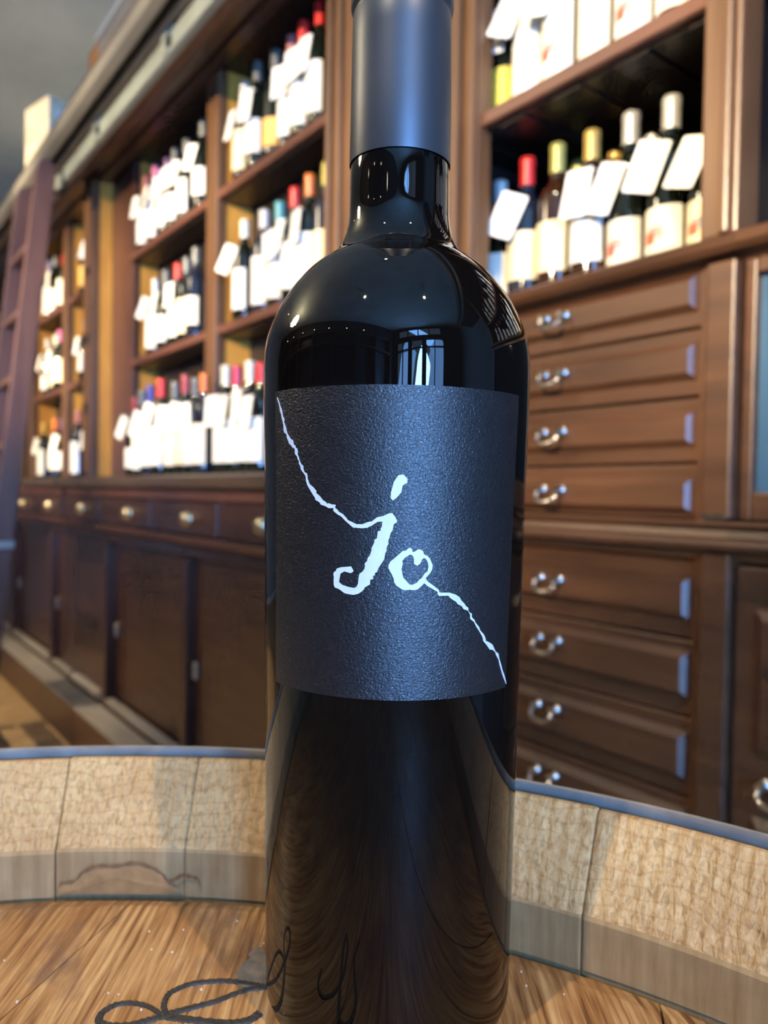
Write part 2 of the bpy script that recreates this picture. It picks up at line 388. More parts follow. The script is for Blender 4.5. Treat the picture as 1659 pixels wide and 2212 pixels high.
# dark shelving on the opposite wall, seen only as a reflection in the bottle
op = Thing('wall_shelving', (-1.5, N0 + 0.2, 0), 'tall dark open shelving along the opposite wall behind the camera', 'shelving')
op.part('back_panel', MB().box(-6, 3.2, N0, N0 + 0.03, 0, 2.5), M['backboard'])
for k in range(6): op.part('shelf', MB().box(-6, 3.2, N0 + 0.03, N0 + 0.34, 0.1 + k * 0.45, 0.13 + k * 0.45), M['shelfwood'])
for k in range(9): op.part('post', MB().box(-6 + k * 1.15 - 0.03, -6 + k * 1.15 + 0.03, N0 + 0.03, N0 + 0.36, 0, 2.5), M['mahogany'])

# ------------------------------------------------------------------ left shelving (upper part)
SB = 1.115    # back of the shelving: one bottle deep
L_END = -1.46
sh = Thing('wall_shelving', (-3.0, 1.2, 1.095), 'tall dark wood wall shelving full of wine, left of the bottle', 'shelving')
bp_edges = [-6.4 + 0.165 * k for k in range(31)]
for a in bp_edges:
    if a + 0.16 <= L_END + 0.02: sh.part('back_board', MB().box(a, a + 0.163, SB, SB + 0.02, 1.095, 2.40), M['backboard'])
# posts (front stile) with honey coloured partition sides behind them
posts = [(-1.578, L_END, 0.985), (-2.315, -2.235, 0.995), (-3.46, -3.34, 0.93), (-4.06, -3.97, 0.99), (-4.78, -4.68, 0.985), (-5.6, -5.5, 0.985), (-6.45, -6.35, 0.985)]
for a, b_, nf in posts:
    sh.part('post', MB().box(a, b_, nf, nf + 0.035, 1.095, 2.345), M['pilaster'], bev=0.004)
    sh.part('partition', MB().box(a + 0.012, b_ - 0.002, nf + 0.035, SB, 1.095, 2.345), M['honey'])
sh.part('post', MB().box(-3.34, -3.06, 1.015, 1.04, 1.095, 2.345), M['mahogany'], bev=0.003)
sh.part('partition', MB().box(-3.32, -3.062, 1.04, SB, 1.095, 2.345), M['honey'])
# fluted strip on the wide pilaster
for k in range(2):
    sh.part('bead', MB().box(-1.575 + k * 0.045, -1.558 + k * 0.045, 0.972, 0.985, 1.095, 2.345), M['pilaster'], bev=0.005)
bays = [(-2.235, -1.578), (-3.06, -2.315), (-3.97, -3.46), (-4.68, -4.06), (-5.5, -4.78), (-6.35, -5.6)]
for a, b_ in bays:
    for zt in (1.972, 1.556):
        sh.part('shelf', MB().box(a, b_, 0.998, SB, zt - 0.027, zt), M['shelfwood'], bev=0.003)
        sh.part('underside_shade_board', MB().box(a + 0.002, b_ - 0.002, 1.016, SB - 0.002, zt - 0.033, zt - 0.027), M['backboard'])  # near-black sheet added to paint the shade under the shelf
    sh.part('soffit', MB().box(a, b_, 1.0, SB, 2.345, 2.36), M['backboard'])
# filler panel between the two pilasters (behind the bottle neck)
sh.part('filler_panel', MB().box(L_END, -1.19, 1.02, 1.05, 1.095, 2.345), M['pilaster'])

# cornice
co = Thing('cornice', (-2.5, 0.9, 2.335), 'projecting dark cornice with taupe outer moulding above the wall shelving', 'cornice')
CE = 2.0
ZT = 2.388
co.part('crown_moulding', MB().extrude_u([(0.716, 2.372), (0.722, 2.352), (0.744, 2.342), (0.754, 2.343), (0.754, ZT), (0.716, ZT)], -6.5, CE), M['corniceside'])
co.part('shadow_gap', MB().box(-6.5, CE, 0.754, 0.790, 2.376, ZT), M['black'])
co.part('fillet', MB().box(-6.5, CE, 0.790, 0.801, 2.352, ZT), M['tan'])
co.part('cove', MB().box(-6.5, CE, 0.801, 0.842, 2.372, ZT), M['corniceside'])
co.part('bed_moulding', MB().extrude_u([(0.842, 2.365), (0.852, 2.345), (0.895, 2.332), (0.905, 2.335), (0.905, ZT), (0.842, ZT)], -6.5, CE), M['shelfwood'])
co.part('frieze', MB().extrude_u([(0.905, 2.350), (0.955, 2.350), (0.96, 2.335), (1.0, 2.335), (1.0, ZT), (0.905, ZT)], -6.5, CE), M['mahogany_h'])
co.part('top_board', MB().box(-6.5, CE, 0.716, N1 - 0.002, ZT, 2.398), M['mahogany_h'])

rl = Thing('ladder_rail', (-3.0, 0.815, 2.275), 'grey-green flat ladder rail bolted under the cornice', 'rail')
rl.part('bar', MB().box(-3.62, CE, 0.803, 0.832, 2.278, 2.336), M['rail'], bev=0.006)
for u in (-2.839, -2.165, -1.49, -0.8, 0.2):
    b_ = rl.part('bracket', MB().box(u - 0.028, u + 0.028, 0.806, 0.836, 2.336, 2.371).box(u - 0.022, u + 0.022, 0.797, 0.803, 2.285, 2.345), M['rail'], bev=0.004)
    rl.part('bolt', MB().box(u + 0.024, u + 0.05, 0.792, 0.803, 2.292, 2.318), M['iron'], parent=b_, bev=0.004)

# board standing on the cornice, with its orange end post
sg = Thing('fascia_board', (-1.8, 0.79, 2.3985), 'long grey board with pale top edge standing on the cornice', 'board')
sg.part('panel', MB().box(-2.73, CE, 0.78, 0.80, 2.3985, 2.575), M['signface'])
sg.part('top_trim', MB().box(-2.75, CE, 0.772, 0.805, 2.575, 2.592), M['palestrip'], bev=0.003)
wall_obj('end_block', MB().box(-2.87, -2.752, 0.785, 0.825, 2.3985, 2.592), M['orangepost'], (-2.81, 0.805, 2.3985),
         'short orange wooden block on the cornice at the end of the grey board', 'block', bev=0.004)

# pine wine crate on the cornice
CX, CY, CZ = -3.555, 0.90, 2.3985
cr = Thing('wine_crate', (CX, CY, CZ), 'pale pine wine crate on top of the cornice above the ladder', 'crate')
def cbox(x0, x1, y0, y1, z0, z1): return MB().box(CX + x0, CX + x1, CY + y0, CY + y1, CZ + z0, CZ + z1)
cr.part('bottom', cbox(-0.106, 0.106, -0.138, 0.138, 0, 0.012), M['crate'])
for k in range(2): cr.part('front_slat', cbox(-0.108, 0.108, -0.15, -0.138, 0.002 + k * 0.128, 0.1285 + k * 0.128), M['crate'], bev=0.002)
for k in range(2): cr.part('rear_slat', cbox(-0.108, 0.108, 0.138, 0.15, 0.002 + k * 0.128, 0.1285 + k * 0.128), M['crate'], bev=0.002)
cr.part('end_panel', cbox(0.096, 0.108, -0.138, 0.138, 0.012, 0.256), M['crate'], bev=0.002)
cr.part('end_panel', cbox(-0.108, -0.096, -0.138, 0.138, 0.012, 0.256), M['crate'], bev=0.002)
cr.part('lid', cbox(-0.11, 0.11, -0.152, 0.152, 0.257, 0.268), M['crate'], bev=0.002)
cr.part('address_label', cbox(0.1082, 0.1092, -0.12, 0.0, 0.17, 0.225), M['paper'], label='white address label')
cr.o.rotation_euler = (0, 0, WA + math.radians(13))

# ------------------------------------------------------------------ left counter, drawers, base cabinets
wall_obj('countertop', MB().extrude_u([(0.885, 1.072), (0.89, 1.058), (0.91, 1.052), (0.93, 1.05), (0.93, 1.045), (N1 - 0.03, 1.045), (N1 - 0.03, 1.095), (0.89, 1.095), (0.882, 1.088)], -6.5, L_END + 0.03),
         M['counterwood'], (-3, 1.1, 1.045), 'long grey-brown wooden countertop under the wine shelves', 'countertop')
dr = Thing('drawer_row', (-3.0, 1.0, 0.87), 'row of dark counter drawers with round brass cup pulls', 'drawers')
dr.part('carcass', MB().box(-6.5, L_END + 0.02, 0.945, N1 - 0.03, 0.885, 1.045), M['mahogany_h'])
dr.part('top_rail', MB().box(-6.5, L_END + 0.02, 0.925, 0.945, 1.018, 1.045), M['shelfwood'], bev=0.002)
dr.part('bottom_rail', MB().extrude_u([(0.915, 0.897), (0.918, 0.885), (0.945, 0.872), (0.945, 0.905), (0.918, 0.905)], -6.5, L_END + 0.02), M['shelfwood'])
de = [-1.487, -2.036, -2.585, -3.19, -3.745, -4.30, -4.90, -5.5]
kn = [-1.764, -2.26, -2.82, -3.43, -4.01, -4.59, -5.2]
cup = MB()
for i in range(7):      # half-dome cup pull
    for k in range(11):
        a = PI / 2 * i / 6; w = 2 * PI * k / 11
cupme = MB().lathe([(0.001, 0.026), (0.014, 0.024), (0.022, 0.016), (0.026, 0.006), (0.029, 0.002), (0.029, 0.0)], 20)
cupv = [(x, -z, y) for x, y, z in cupme.v]
cup_mesh = MB().add(cupv, cupme.f).mesh('cup_pull'); cup_mesh.materials.append(M['brass']); smooth(cup_mesh)
for i in range(len(de) - 1):
    d = dr.part('drawer', MB().box(de[i + 1] + 0.012, de[i] - 0.012, 0.922, 0.948, 0.912, 1.012), M['mahogany_h'], bev=0.003)
    dr.part('divider', MB().box(de[i + 1] - 0.011, de[i + 1] + 0.011, 0.928, 0.948, 0.905, 1.018), M['mahogany'], bev=0.002)
    k = bpy.data.objects.new('cup_pull', cup_mesh); COL.objects.link(k); k.parent = d
    k.location = (kn[i] - dr.off[0], 0.922 - dr.off[1], 0.960 - dr.off[2])

PL = 0.165
ub = [-1.49, -2.34, -3.165, -4.04, -4.99, -5.9]
ubl = ['base cabinet half hidden behind the bottle, first of the counter row', 'base cabinet with brown sliding door beside the one nearest the bottle',
       'base cabinet in the middle of the counter row below the double pilaster', 'base cabinet of the counter row next to the ladder', 'farthest base cabinet of the counter row behind the ladder']
for i in range(5):
    a, b_ = ub[i + 1], ub[i]
    bc = Thing('base_cabinet', ((a + b_) / 2, 1.1, PL), 'dark wood ' + ubl[i], 'cabinet', 'base cabinets under the counter')
    bc.part('carcass', MB().box(a + 0.002, b_ - 0.002, 1.0, N1 - 0.03, PL, 0.872).box(a + 0.002, b_ - 0.002, 0.95, 1.0, 0.835, 0.872), M['mahogany_h'])
    bc.part('stile', MB().box(a + 0.002, a + 0.055, 0.93, 1.0, PL, 0.835), M['mahogany'], bev=0.003)
    nd = 0.962 if i % 2 == 0 else 0.975
    d = bc.part('door', MB().box(a + 0.057, b_ - 0.004, nd, nd + 0.022, PL + 0.045, 0.833), M['drawerwood'] if i < 2 else M['mahogany'], bev=0.002)
    h = MB().lathe([(0.004, 0), (0.010, 0.004), (0.010, 0.052), (0.004, 0.058)], 10)
    hu = a + 0.075
    bc.part('handle', MB().add([(hu + x, nd - 0.008 + y, 0.455 + z) for x, y, z in h.v], h.f), M['nickel'], parent=d, sm=True)
    bc.part('sliding_track', MB().box(a + 0.057, b_ - 0.004, 0.928, 0.962, PL + 0.022, PL + 0.044), M['ledgewood'], bev=0.004)
    bc.part('bottom_rail', MB().box(a + 0.057, b_ - 0.004, 0.935, 1.0, PL, PL + 0.022), M['mahogany_h'])
pl = tag(wall_obj('trim_1', MB().box(-6.5, -1.2, 0.832, 0.93, 0, PL), M['drawerwood'], (-3, 0.9, 0)), None, kind='structure')
tr = MB().box(-6.5, -1.2, 0.828, 0.928, PL, PL + 0.006)
link('worn_lit_ledge', tr.mesh('worn_lit_ledge', (-3, 0.9, 0)), M['ledgewood'], pl)  # pale colour holds both wear and the light on this upward face
wall_obj('trim_2', MB().box(-6.5, -1.2, 0.935, N1 - 0.03, 0, PL - 0.001), M['mahogany_h'], (-3, 1.1, 0), kind='structure')

# ------------------------------------------------------------------ ladder hanging on the rail
def nfront(z): return 0.46 + (0.705 - 0.46) * z / 2.36
la = Thing('library_ladder', (-3.46, 0.5, 0), 'leaning plum-brown wooden library ladder hooked onto the rail', 'ladder')
for ua, ub_ in ((-3.30, -3.265), (-3.665, -3.63)):
    prof = [(nfront(0), 0), (nfront(0) + 0.075, 0), (nfront(2.27) + 0.075, 2.27), (nfront(2.33) + 0.066, 2.325), (nfront(2.36) + 0.036, 2.352), (nfront(2.33) + 0.008, 2.33), (nfront(2.28), 2.285)]
    st = la.part('stile', MB().extrude_u(prof, ua, ub_), M['ladderwood'], bev=0.004)
    la.part('hook', MB().tube([(ub_ - 0.015, nfront(2.24) + 0.07, 2.22), (ub_ - 0.015, 0.80, 2.235), (ub_ - 0.015, 0.815, 2.262), (ub_ - 0.015, 0.80, 2.272)], 0.010), M['iron'], parent=st, sm=True)
    la.part('ferrule', MB().box(ua - 0.004, ub_ + 0.004, nfront(0.82) - 0.004, nfront(0.82) + 0.08, 0.81, 0.84), M['nickel'], parent=st, bev=0.003)
for k in range(8):
    z = 0.155 + k * 0.264
    la.part('step', MB().box(-3.63, -3.30, nfront(z) + 0.004, nfront(z) + 0.078, z - 0.012, z + 0.012), M['ladderwood'], bev=0.003)

# ------------------------------------------------------------------ right cabinet: shelves over a bank of drawers
rc = Thing('drawer_cabinet', (-0.85, 1.2, 0), 'tall brown cabinet with two wine shelves above a bank of panelled drawers', 'cabinet')
RB = 1.38
rc.part('carcass', MB().box(-1.19, -0.546, 1.02, RB, 0.0, 1.366), M['mahogany'])
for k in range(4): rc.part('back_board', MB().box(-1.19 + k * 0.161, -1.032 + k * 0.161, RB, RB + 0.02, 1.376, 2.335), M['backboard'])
# left stile with moulded edges
rc.part('stile', MB().box(-1.19, -1.068, 0.992, 1.03, 1.40, 2.335), M['pilaster'], bev=0.004)
rc.part('bead', MB().box(-1.128, -1.108, 0.975, 0.992, 1.40, 2.335), M['pilaster'], bev=0.006)
rc.part('bead', MB().box(-1.082, -1.068, 0.98, 0.992, 1.40, 2.335), M['pilaster'], bev=0.005)
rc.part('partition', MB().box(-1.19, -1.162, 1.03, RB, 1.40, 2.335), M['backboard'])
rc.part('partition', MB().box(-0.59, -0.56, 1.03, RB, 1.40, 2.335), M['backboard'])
# upper pilaster
rc.part('pilaster', MB().box(-0.602, -0.548, 0.975, 1.03, 1.40, 2.335), M['pilaster'], bev=0.004)
rc.part('bead', MB().box(-0.570, -0.556, 0.964, 0.975, 1.40, 2.335), M['pilaster'], bev=0.004)
rc.part('shelf', MB().box(-1.162, -0.59, 1.0, RB, 1.734, 1.76), M['shelfwood'], bev=0.003)
for k in range(9): rc.part('underside_shade_board', MB().box(-1.16 + k * 0.0632, -1.0998 + k * 0.0632, 1.018, RB, 1.726 + 0.003 * (k % 2), 1.734), M['backboard'])  # ribbed boards, coloured near-black to stand in for shade beneath the shelf
rc.part('ledge', MB().extrude_u([(0.965, 1.384), (0.972, 1.377), (0.99, 1.374), (1.0, 1.366), (1.03, 1.366), (RB, 1.366), (RB, 1.40), (0.97, 1.40), (0.963, 1.394)], -1.19, -0.546), M['drawerwood'])
# lower frame
rc.part('stile', MB().box(-1.16, -1.087, 0.992, 1.02, 0.0, 1.366), M['drawerwood'], bev=0.003)
rc.part('stile', MB().box(-0.603, -0.588, 0.985, 1.02, 0.0, 1.366), M['drawerwood'], bev=0.003)
rc.part('pilaster', MB().box(-0.588, -0.546, 0.972, 1.02, 1.02, 1.366), M['drawerwood'], bev=0.004)
rc.part('pilaster', MB().box(-0.586, -0.545, 0.972, 1.02, 0.0, 0.975), M['drawerwood'], bev=0.004)
rc.part('plate', MB().box(-0.584, -0.552, 0.969, 0.972, 1.020, 1.028), M['nickel'])
rc.part('waist_moulding', MB().extrude_u([(0.962, 1.014), (0.966, 1.018), (1.02, 1.018), (1.02, 0.962), (0.985, 0.965), (0.978, 0.976), (0.956, 0.981), (0.953, 0.988), (0.956, 0.993), (0.970, 0.997), (0.974, 1.008)], -1.19, -0.546), M['drawerwood'])
DZ = [(1.288, 1.366, 1.309, 1.364), (1.192, 1.286, 1.214, 1.270), (1.099, 1.190, 1.120, 1.174), (1.019, 1.097, 1.025, 1.080),
      (0.850, 0.962, 0.874, 0.940), (0.740, 0.848, 0.764, 0.834), (0.625, 0.738, 0.647, 0.719), (0.505, 0.623, 0.530, 0.608), (0.375, 0.503, 0.40, 0.488), (0.2, 0.373, 0.225, 0.355)]
hz_ = [1.334, 1.241, 1.146, 1.051, 0.904, 0.803, 0.690, 0.579, 0.45, 0.30]
def bail(u, n, z):
    mb = MB(); k = 0.62
    for s in (-1, 1):
        l = MB().lathe([(0.008, 0), (0.008, 0.003), (0.005, 0.006), (0.004, 0.014), (0.006, 0.016)], 10)
        mb.add([(u + s * 0.032 * k + x, n - zz, z + 0.008 + y) for x, y, zz in l.v], l.f)
    pts = [(u - 0.032 * k, n - 0.012, z + 0.008), (u - 0.034 * k, n - 0.018, z - 0.003), (u - 0.025 * k, n - 0.022, z - 0.010), (u - 0.008 * k, n - 0.023, z - 0.0125), (u + 0.008 * k, n - 0.023, z - 0.0125), (u + 0.025 * k, n - 0.022, z - 0.010), (u + 0.034 * k, n - 0.018, z - 0.003), (u + 0.032 * k, n - 0.012, z + 0.008)]
    return mb.tube(pts, 0.0032, 8)
for i, (z0, z1, p0, p1) in enumerate(DZ):
    d = rc.part('drawer', MB().box(-1.085, -0.604, 0.992, 1.02, z0 + 0.001, z1 - 0.001), M['drawerwood'], bev=0.002)
    rc.part('raised_panel', MB().frustum(-1.075, -0.607, p0, p1, 0.9925, 0.981, 0.011), M['drawerwood'], parent=d)
    rc.part('bail_handle', bail(-0.858, 0.981, hz_[i]), M['nickel'], parent=d, sm=True)

# glazed cabinet right of the pilaster
gc = Thing('glazed_cabinet', (0.03, 1.2, 0), 'glass-fronted cabinet with a blue strip in its door at the right edge', 'cabinet')
gc.part('carcass', MB().box(-0.543, 0.60, 1.10, RB, 0.0, 1.366), M['mahogany'])
gc.part('door_frame', MB().box(-0.543, -0.527, 0.99, 1.03, 1.02, 1.366).box(0.56, 0.60, 0.99, 1.03, 1.02, 1.366).box(-0.527, 0.56, 0.99, 1.03, 1.02, 1.058).box(-0.527, 0.56, 0.99, 1.03, 1.345, 1.366), M['drawerwood'], bev=0.003)
gc.part('door_strip', MB().box(-0.527, -0.497, 1.004, 1.012, 1.058, 1.345), M['bluestrip'])  # even blue-grey strip between frame and pane
gc.part('pane', MB().box(-0.497, 0.56, 1.004, 1.010, 1.058, 1.345), M['dimglass'])
lo = gc.part('door', MB().box(-0.542, 0.02, 0.985, 1.02, 0.15, 0.96), M['drawerwood'], bev=0.003)
gc.part('raised_panel', MB().frustum(-0.512, -0.01, 0.715, 0.905, 0.9852, 0.976, 0.012), M['drawerwood'], parent=lo)
gc.part('bail_handle', bail(-0.475, 0.985, 0.672), M['nickel'], parent=lo, sm=True)
gc.part('raised_panel', MB().frustum(-0.512, -0.01, 0.20, 0.635, 0.9852, 0.976, 0.012), M['drawerwood'], parent=lo)
lo2 = gc.part('door', MB().box(0.03, 0.60, 0.985, 1.02, 0.15, 0.96), M['drawerwood'], bev=0.003)
gc.part('raised_panel', MB().frustum(0.06, 0.57, 0.20, 0.905, 0.9852, 0.976, 0.012), M['drawerwood'], parent=lo2)
gc.part('plinth', MB().box(-0.543, 0.60, 1.0, 1.10, 0.0, 0.15).box(-0.543, 0.60, 1.02, 1.10, 0.15, 1.366), M['mahogany'])
gc.part('ledge', MB().extrude_u([(0.965, 1.384), (0.972, 1.377), (0.99, 1.374), (1.0, 1.366), (1.03, 1.366), (RB, 1.366), (RB, 1.40), (0.97, 1.40), (0.963, 1.394)], -0.5455, 0.62), M['drawerwood'])
gc.part('waist_moulding', MB().extrude_u([(0.962, 1.014), (0.966, 1.018), (1.02, 1.018), (1.02, 0.962), (0.985, 0.965), (0.978, 0.976), (0.956, 0.981), (0.953, 0.988), (0.956, 0.993), (0.970, 0.997), (0.974, 1.008)], -0.5455, 0.62), M['drawerwood'])
gc.part('upper_back', MB().box(-0.545, 0.62, RB, RB + 0.02, 1.40, 2.335), M['backboard'])
gc.part('shelf', MB().box(-0.545, 0.62, 1.02, RB, 1.734, 1.76), M['shelfwood'])
gc.part('post', MB().box(0.56, 0.62, 0.985, RB, 1.40, 2.335), M['pilaster'])

# ------------------------------------------------------------------ wine bottles on the shelves
def bottle_prof(kind):
    if kind == 'burgundy':
        return [(0.030, 0.0), (0.036, 0.004), (0.037, 0.02), (0.037, 0.135), (0.0355, 0.155), (0.031, 0.18), (0.024, 0.205), (0.018, 0.225), (0.0148, 0.245), (0.0138, 0.262), (0.0138, 0.298)]
    return [(0.030, 0.0), (0.0345, 0.004), (0.0355, 0.02), (0.0355, 0.185), (0.034, 0.198), (0.029, 0.210), (0.021, 0.219), (0.0158, 0.226), (0.0140, 0.236), (0.0136, 0.262), (0.0136, 0.298)]
BM = {}
for kd in ('bordeaux', 'burgundy'):
    for gl in ('glass_dark', 'glass_blue', 'glass_brown'):
        me = MB().lathe(bottle_prof(kd), 24).mesh('bottle_' + kd); me.materials.append(M[gl]); smooth(me, 50); BM[kd, gl] = me
cap_prof = [(0.0150, 0.245), (0.0152, 0.246), (0.0148, 0.285), (0.0155, 0.288), (0.0155, 0.294), (0.0148, 0.299), (0.0130, 0.3008), (0.001, 0.3010)]
CM = {}
for k in CAPS:
    me = MB().lathe(cap_prof, 20, cap=False).mesh('capsule'); me.materials.append(M['cap_' + k]); smooth(me, 50); CM[k] = me
def wrap_patch(r, a0, a1, z0, z1, seg=14):
    mb = MB(); vs = []
    for k in range(seg + 1):
        a = a0 + (a1 - a0) * k / seg
        for rr in (r, r + 0.0005):
            for z in (z0, z1): vs.append((rr * math.sin(a), -rr * math.cos(a), z))
    fs = []
    for k in range(seg):
        i = k * 4; j = i + 4
        fs += [(i + 2, j + 2, j + 3, i + 3), (i, i + 1, j + 1, j), (i + 1, i + 3, j + 3, j + 1), (i, j, j + 2, i + 2)]
    fs += [(0, 2, 3, 1), (seg * 4, seg * 4 + 1, seg * 4 + 3, seg * 4 + 2)]
    return mb.add(vs, fs)
LM = {}
LSH = {'tall': (0.030, 0.150), 'mid': (0.045, 0.135), 'low': (0.030, 0.105), 'wide': (0.022, 0.160), 'hi': (0.058, 0.150), 'square': (0.018, 0.112)}
def label_mesh(kd, shape, mat):
    key = (kd, shape, mat)
    if key not in LM:
        r = 0.0361 if kd == 'bordeaux' else 0.0376
        z0, z1 = LSH[shape]
        if kd == 'burgundy': z1 = min(z1, 0.128)
        me = wrap_patch(r, -1.25, 1.25, z0, z1).mesh('front_label'); me.materials.append(M[mat]); smooth(me, 50); LM[key] = me
    return LM[key]
emb_me = wrap_patch(0.0367, -0.45, 0.05, 0.052, 0.072, 6).mesh('emblem'); emb_me.materials.append(M['emblem'])
gry_me = wrap_patch(0.0366, -0.30, 0.45, 0.060, 0.080, 6).mesh('drawing'); gry_me.materials.append(M['greyprint'])
def tag_mesh():
    w, h, t, c = 0.027, 0.088, 0.0005, 0.005
    out = []
    for cx, cz, a0 in ((w - c, -c, 0), (-w + c, -c, 90), (-w + c, -h + c, 180), (w - c, -h + c, 270)):
        for k in range(4):
            a = math.radians(a0 + k * 30); out.append((cx + c * math.cos(a), cz + c * math.sin(a)))
    n = len(out); vs = [(x, -t, z) for x, z in out] + [(x, t, z) for x, z in out]
    fs = [tuple(range(n)), tuple(range(n, 2 * n))[::-1]] + [(i, (i + 1) % n, n + (i + 1) % n, n + i) for i in range(n)]
    return MB().add(vs, fs)
TAG = tag_mesh().mesh('price_tag'); TAG.materials.append(M['paper'])
rg = MB(); ring = [(0.0185 * math.cos(2 * PI * k / 14), 0.0275 * math.sin(2 * PI * k / 14), 0.0) for k in range(15)]
TIE = rg.tube(ring, 0.0009, 5).mesh('tag_loop'); TIE.materials.append(M['paper'])

CAPWORD = {'grey': 'dark grey', 'cream': 'cream', 'silver': 'silver'}
LABWORD = {'paper': 'white', 'ivory': 'ivory', 'cream': 'cream', 'yellowp': 'yellow', 'amber': 'amber'}
ORD = ['first', 'second', 'third', 'fourth', 'fifth', 'sixth', 'seventh', 'eighth', 'ninth']
ROWTXT = {'A1': 'top shelf beside the wide pilaster', 'A2': 'middle shelf beside the wide pilaster', 'A0': 'counter just left of the big bottle',
          'B1': 'top shelf of the second bay', 'B2': 'middle shelf of the second bay', 'B0': 'counter below the second bay',
          'C1': 'top shelf of narrow third bay', 'C2': 'middle shelf of narrow third bay', 'C0': 'counter below narrow third bay',
          'D1': 'top shelf right beside the ladder', 'D2': 'middle shelf right beside the ladder', 'D0': 'counter right beside the ladder',
          'R0': 'ledge over the panelled drawers', 'R0b': 'drawer ledge, back row', 'R1': 'high shelf above the panelled drawers'}
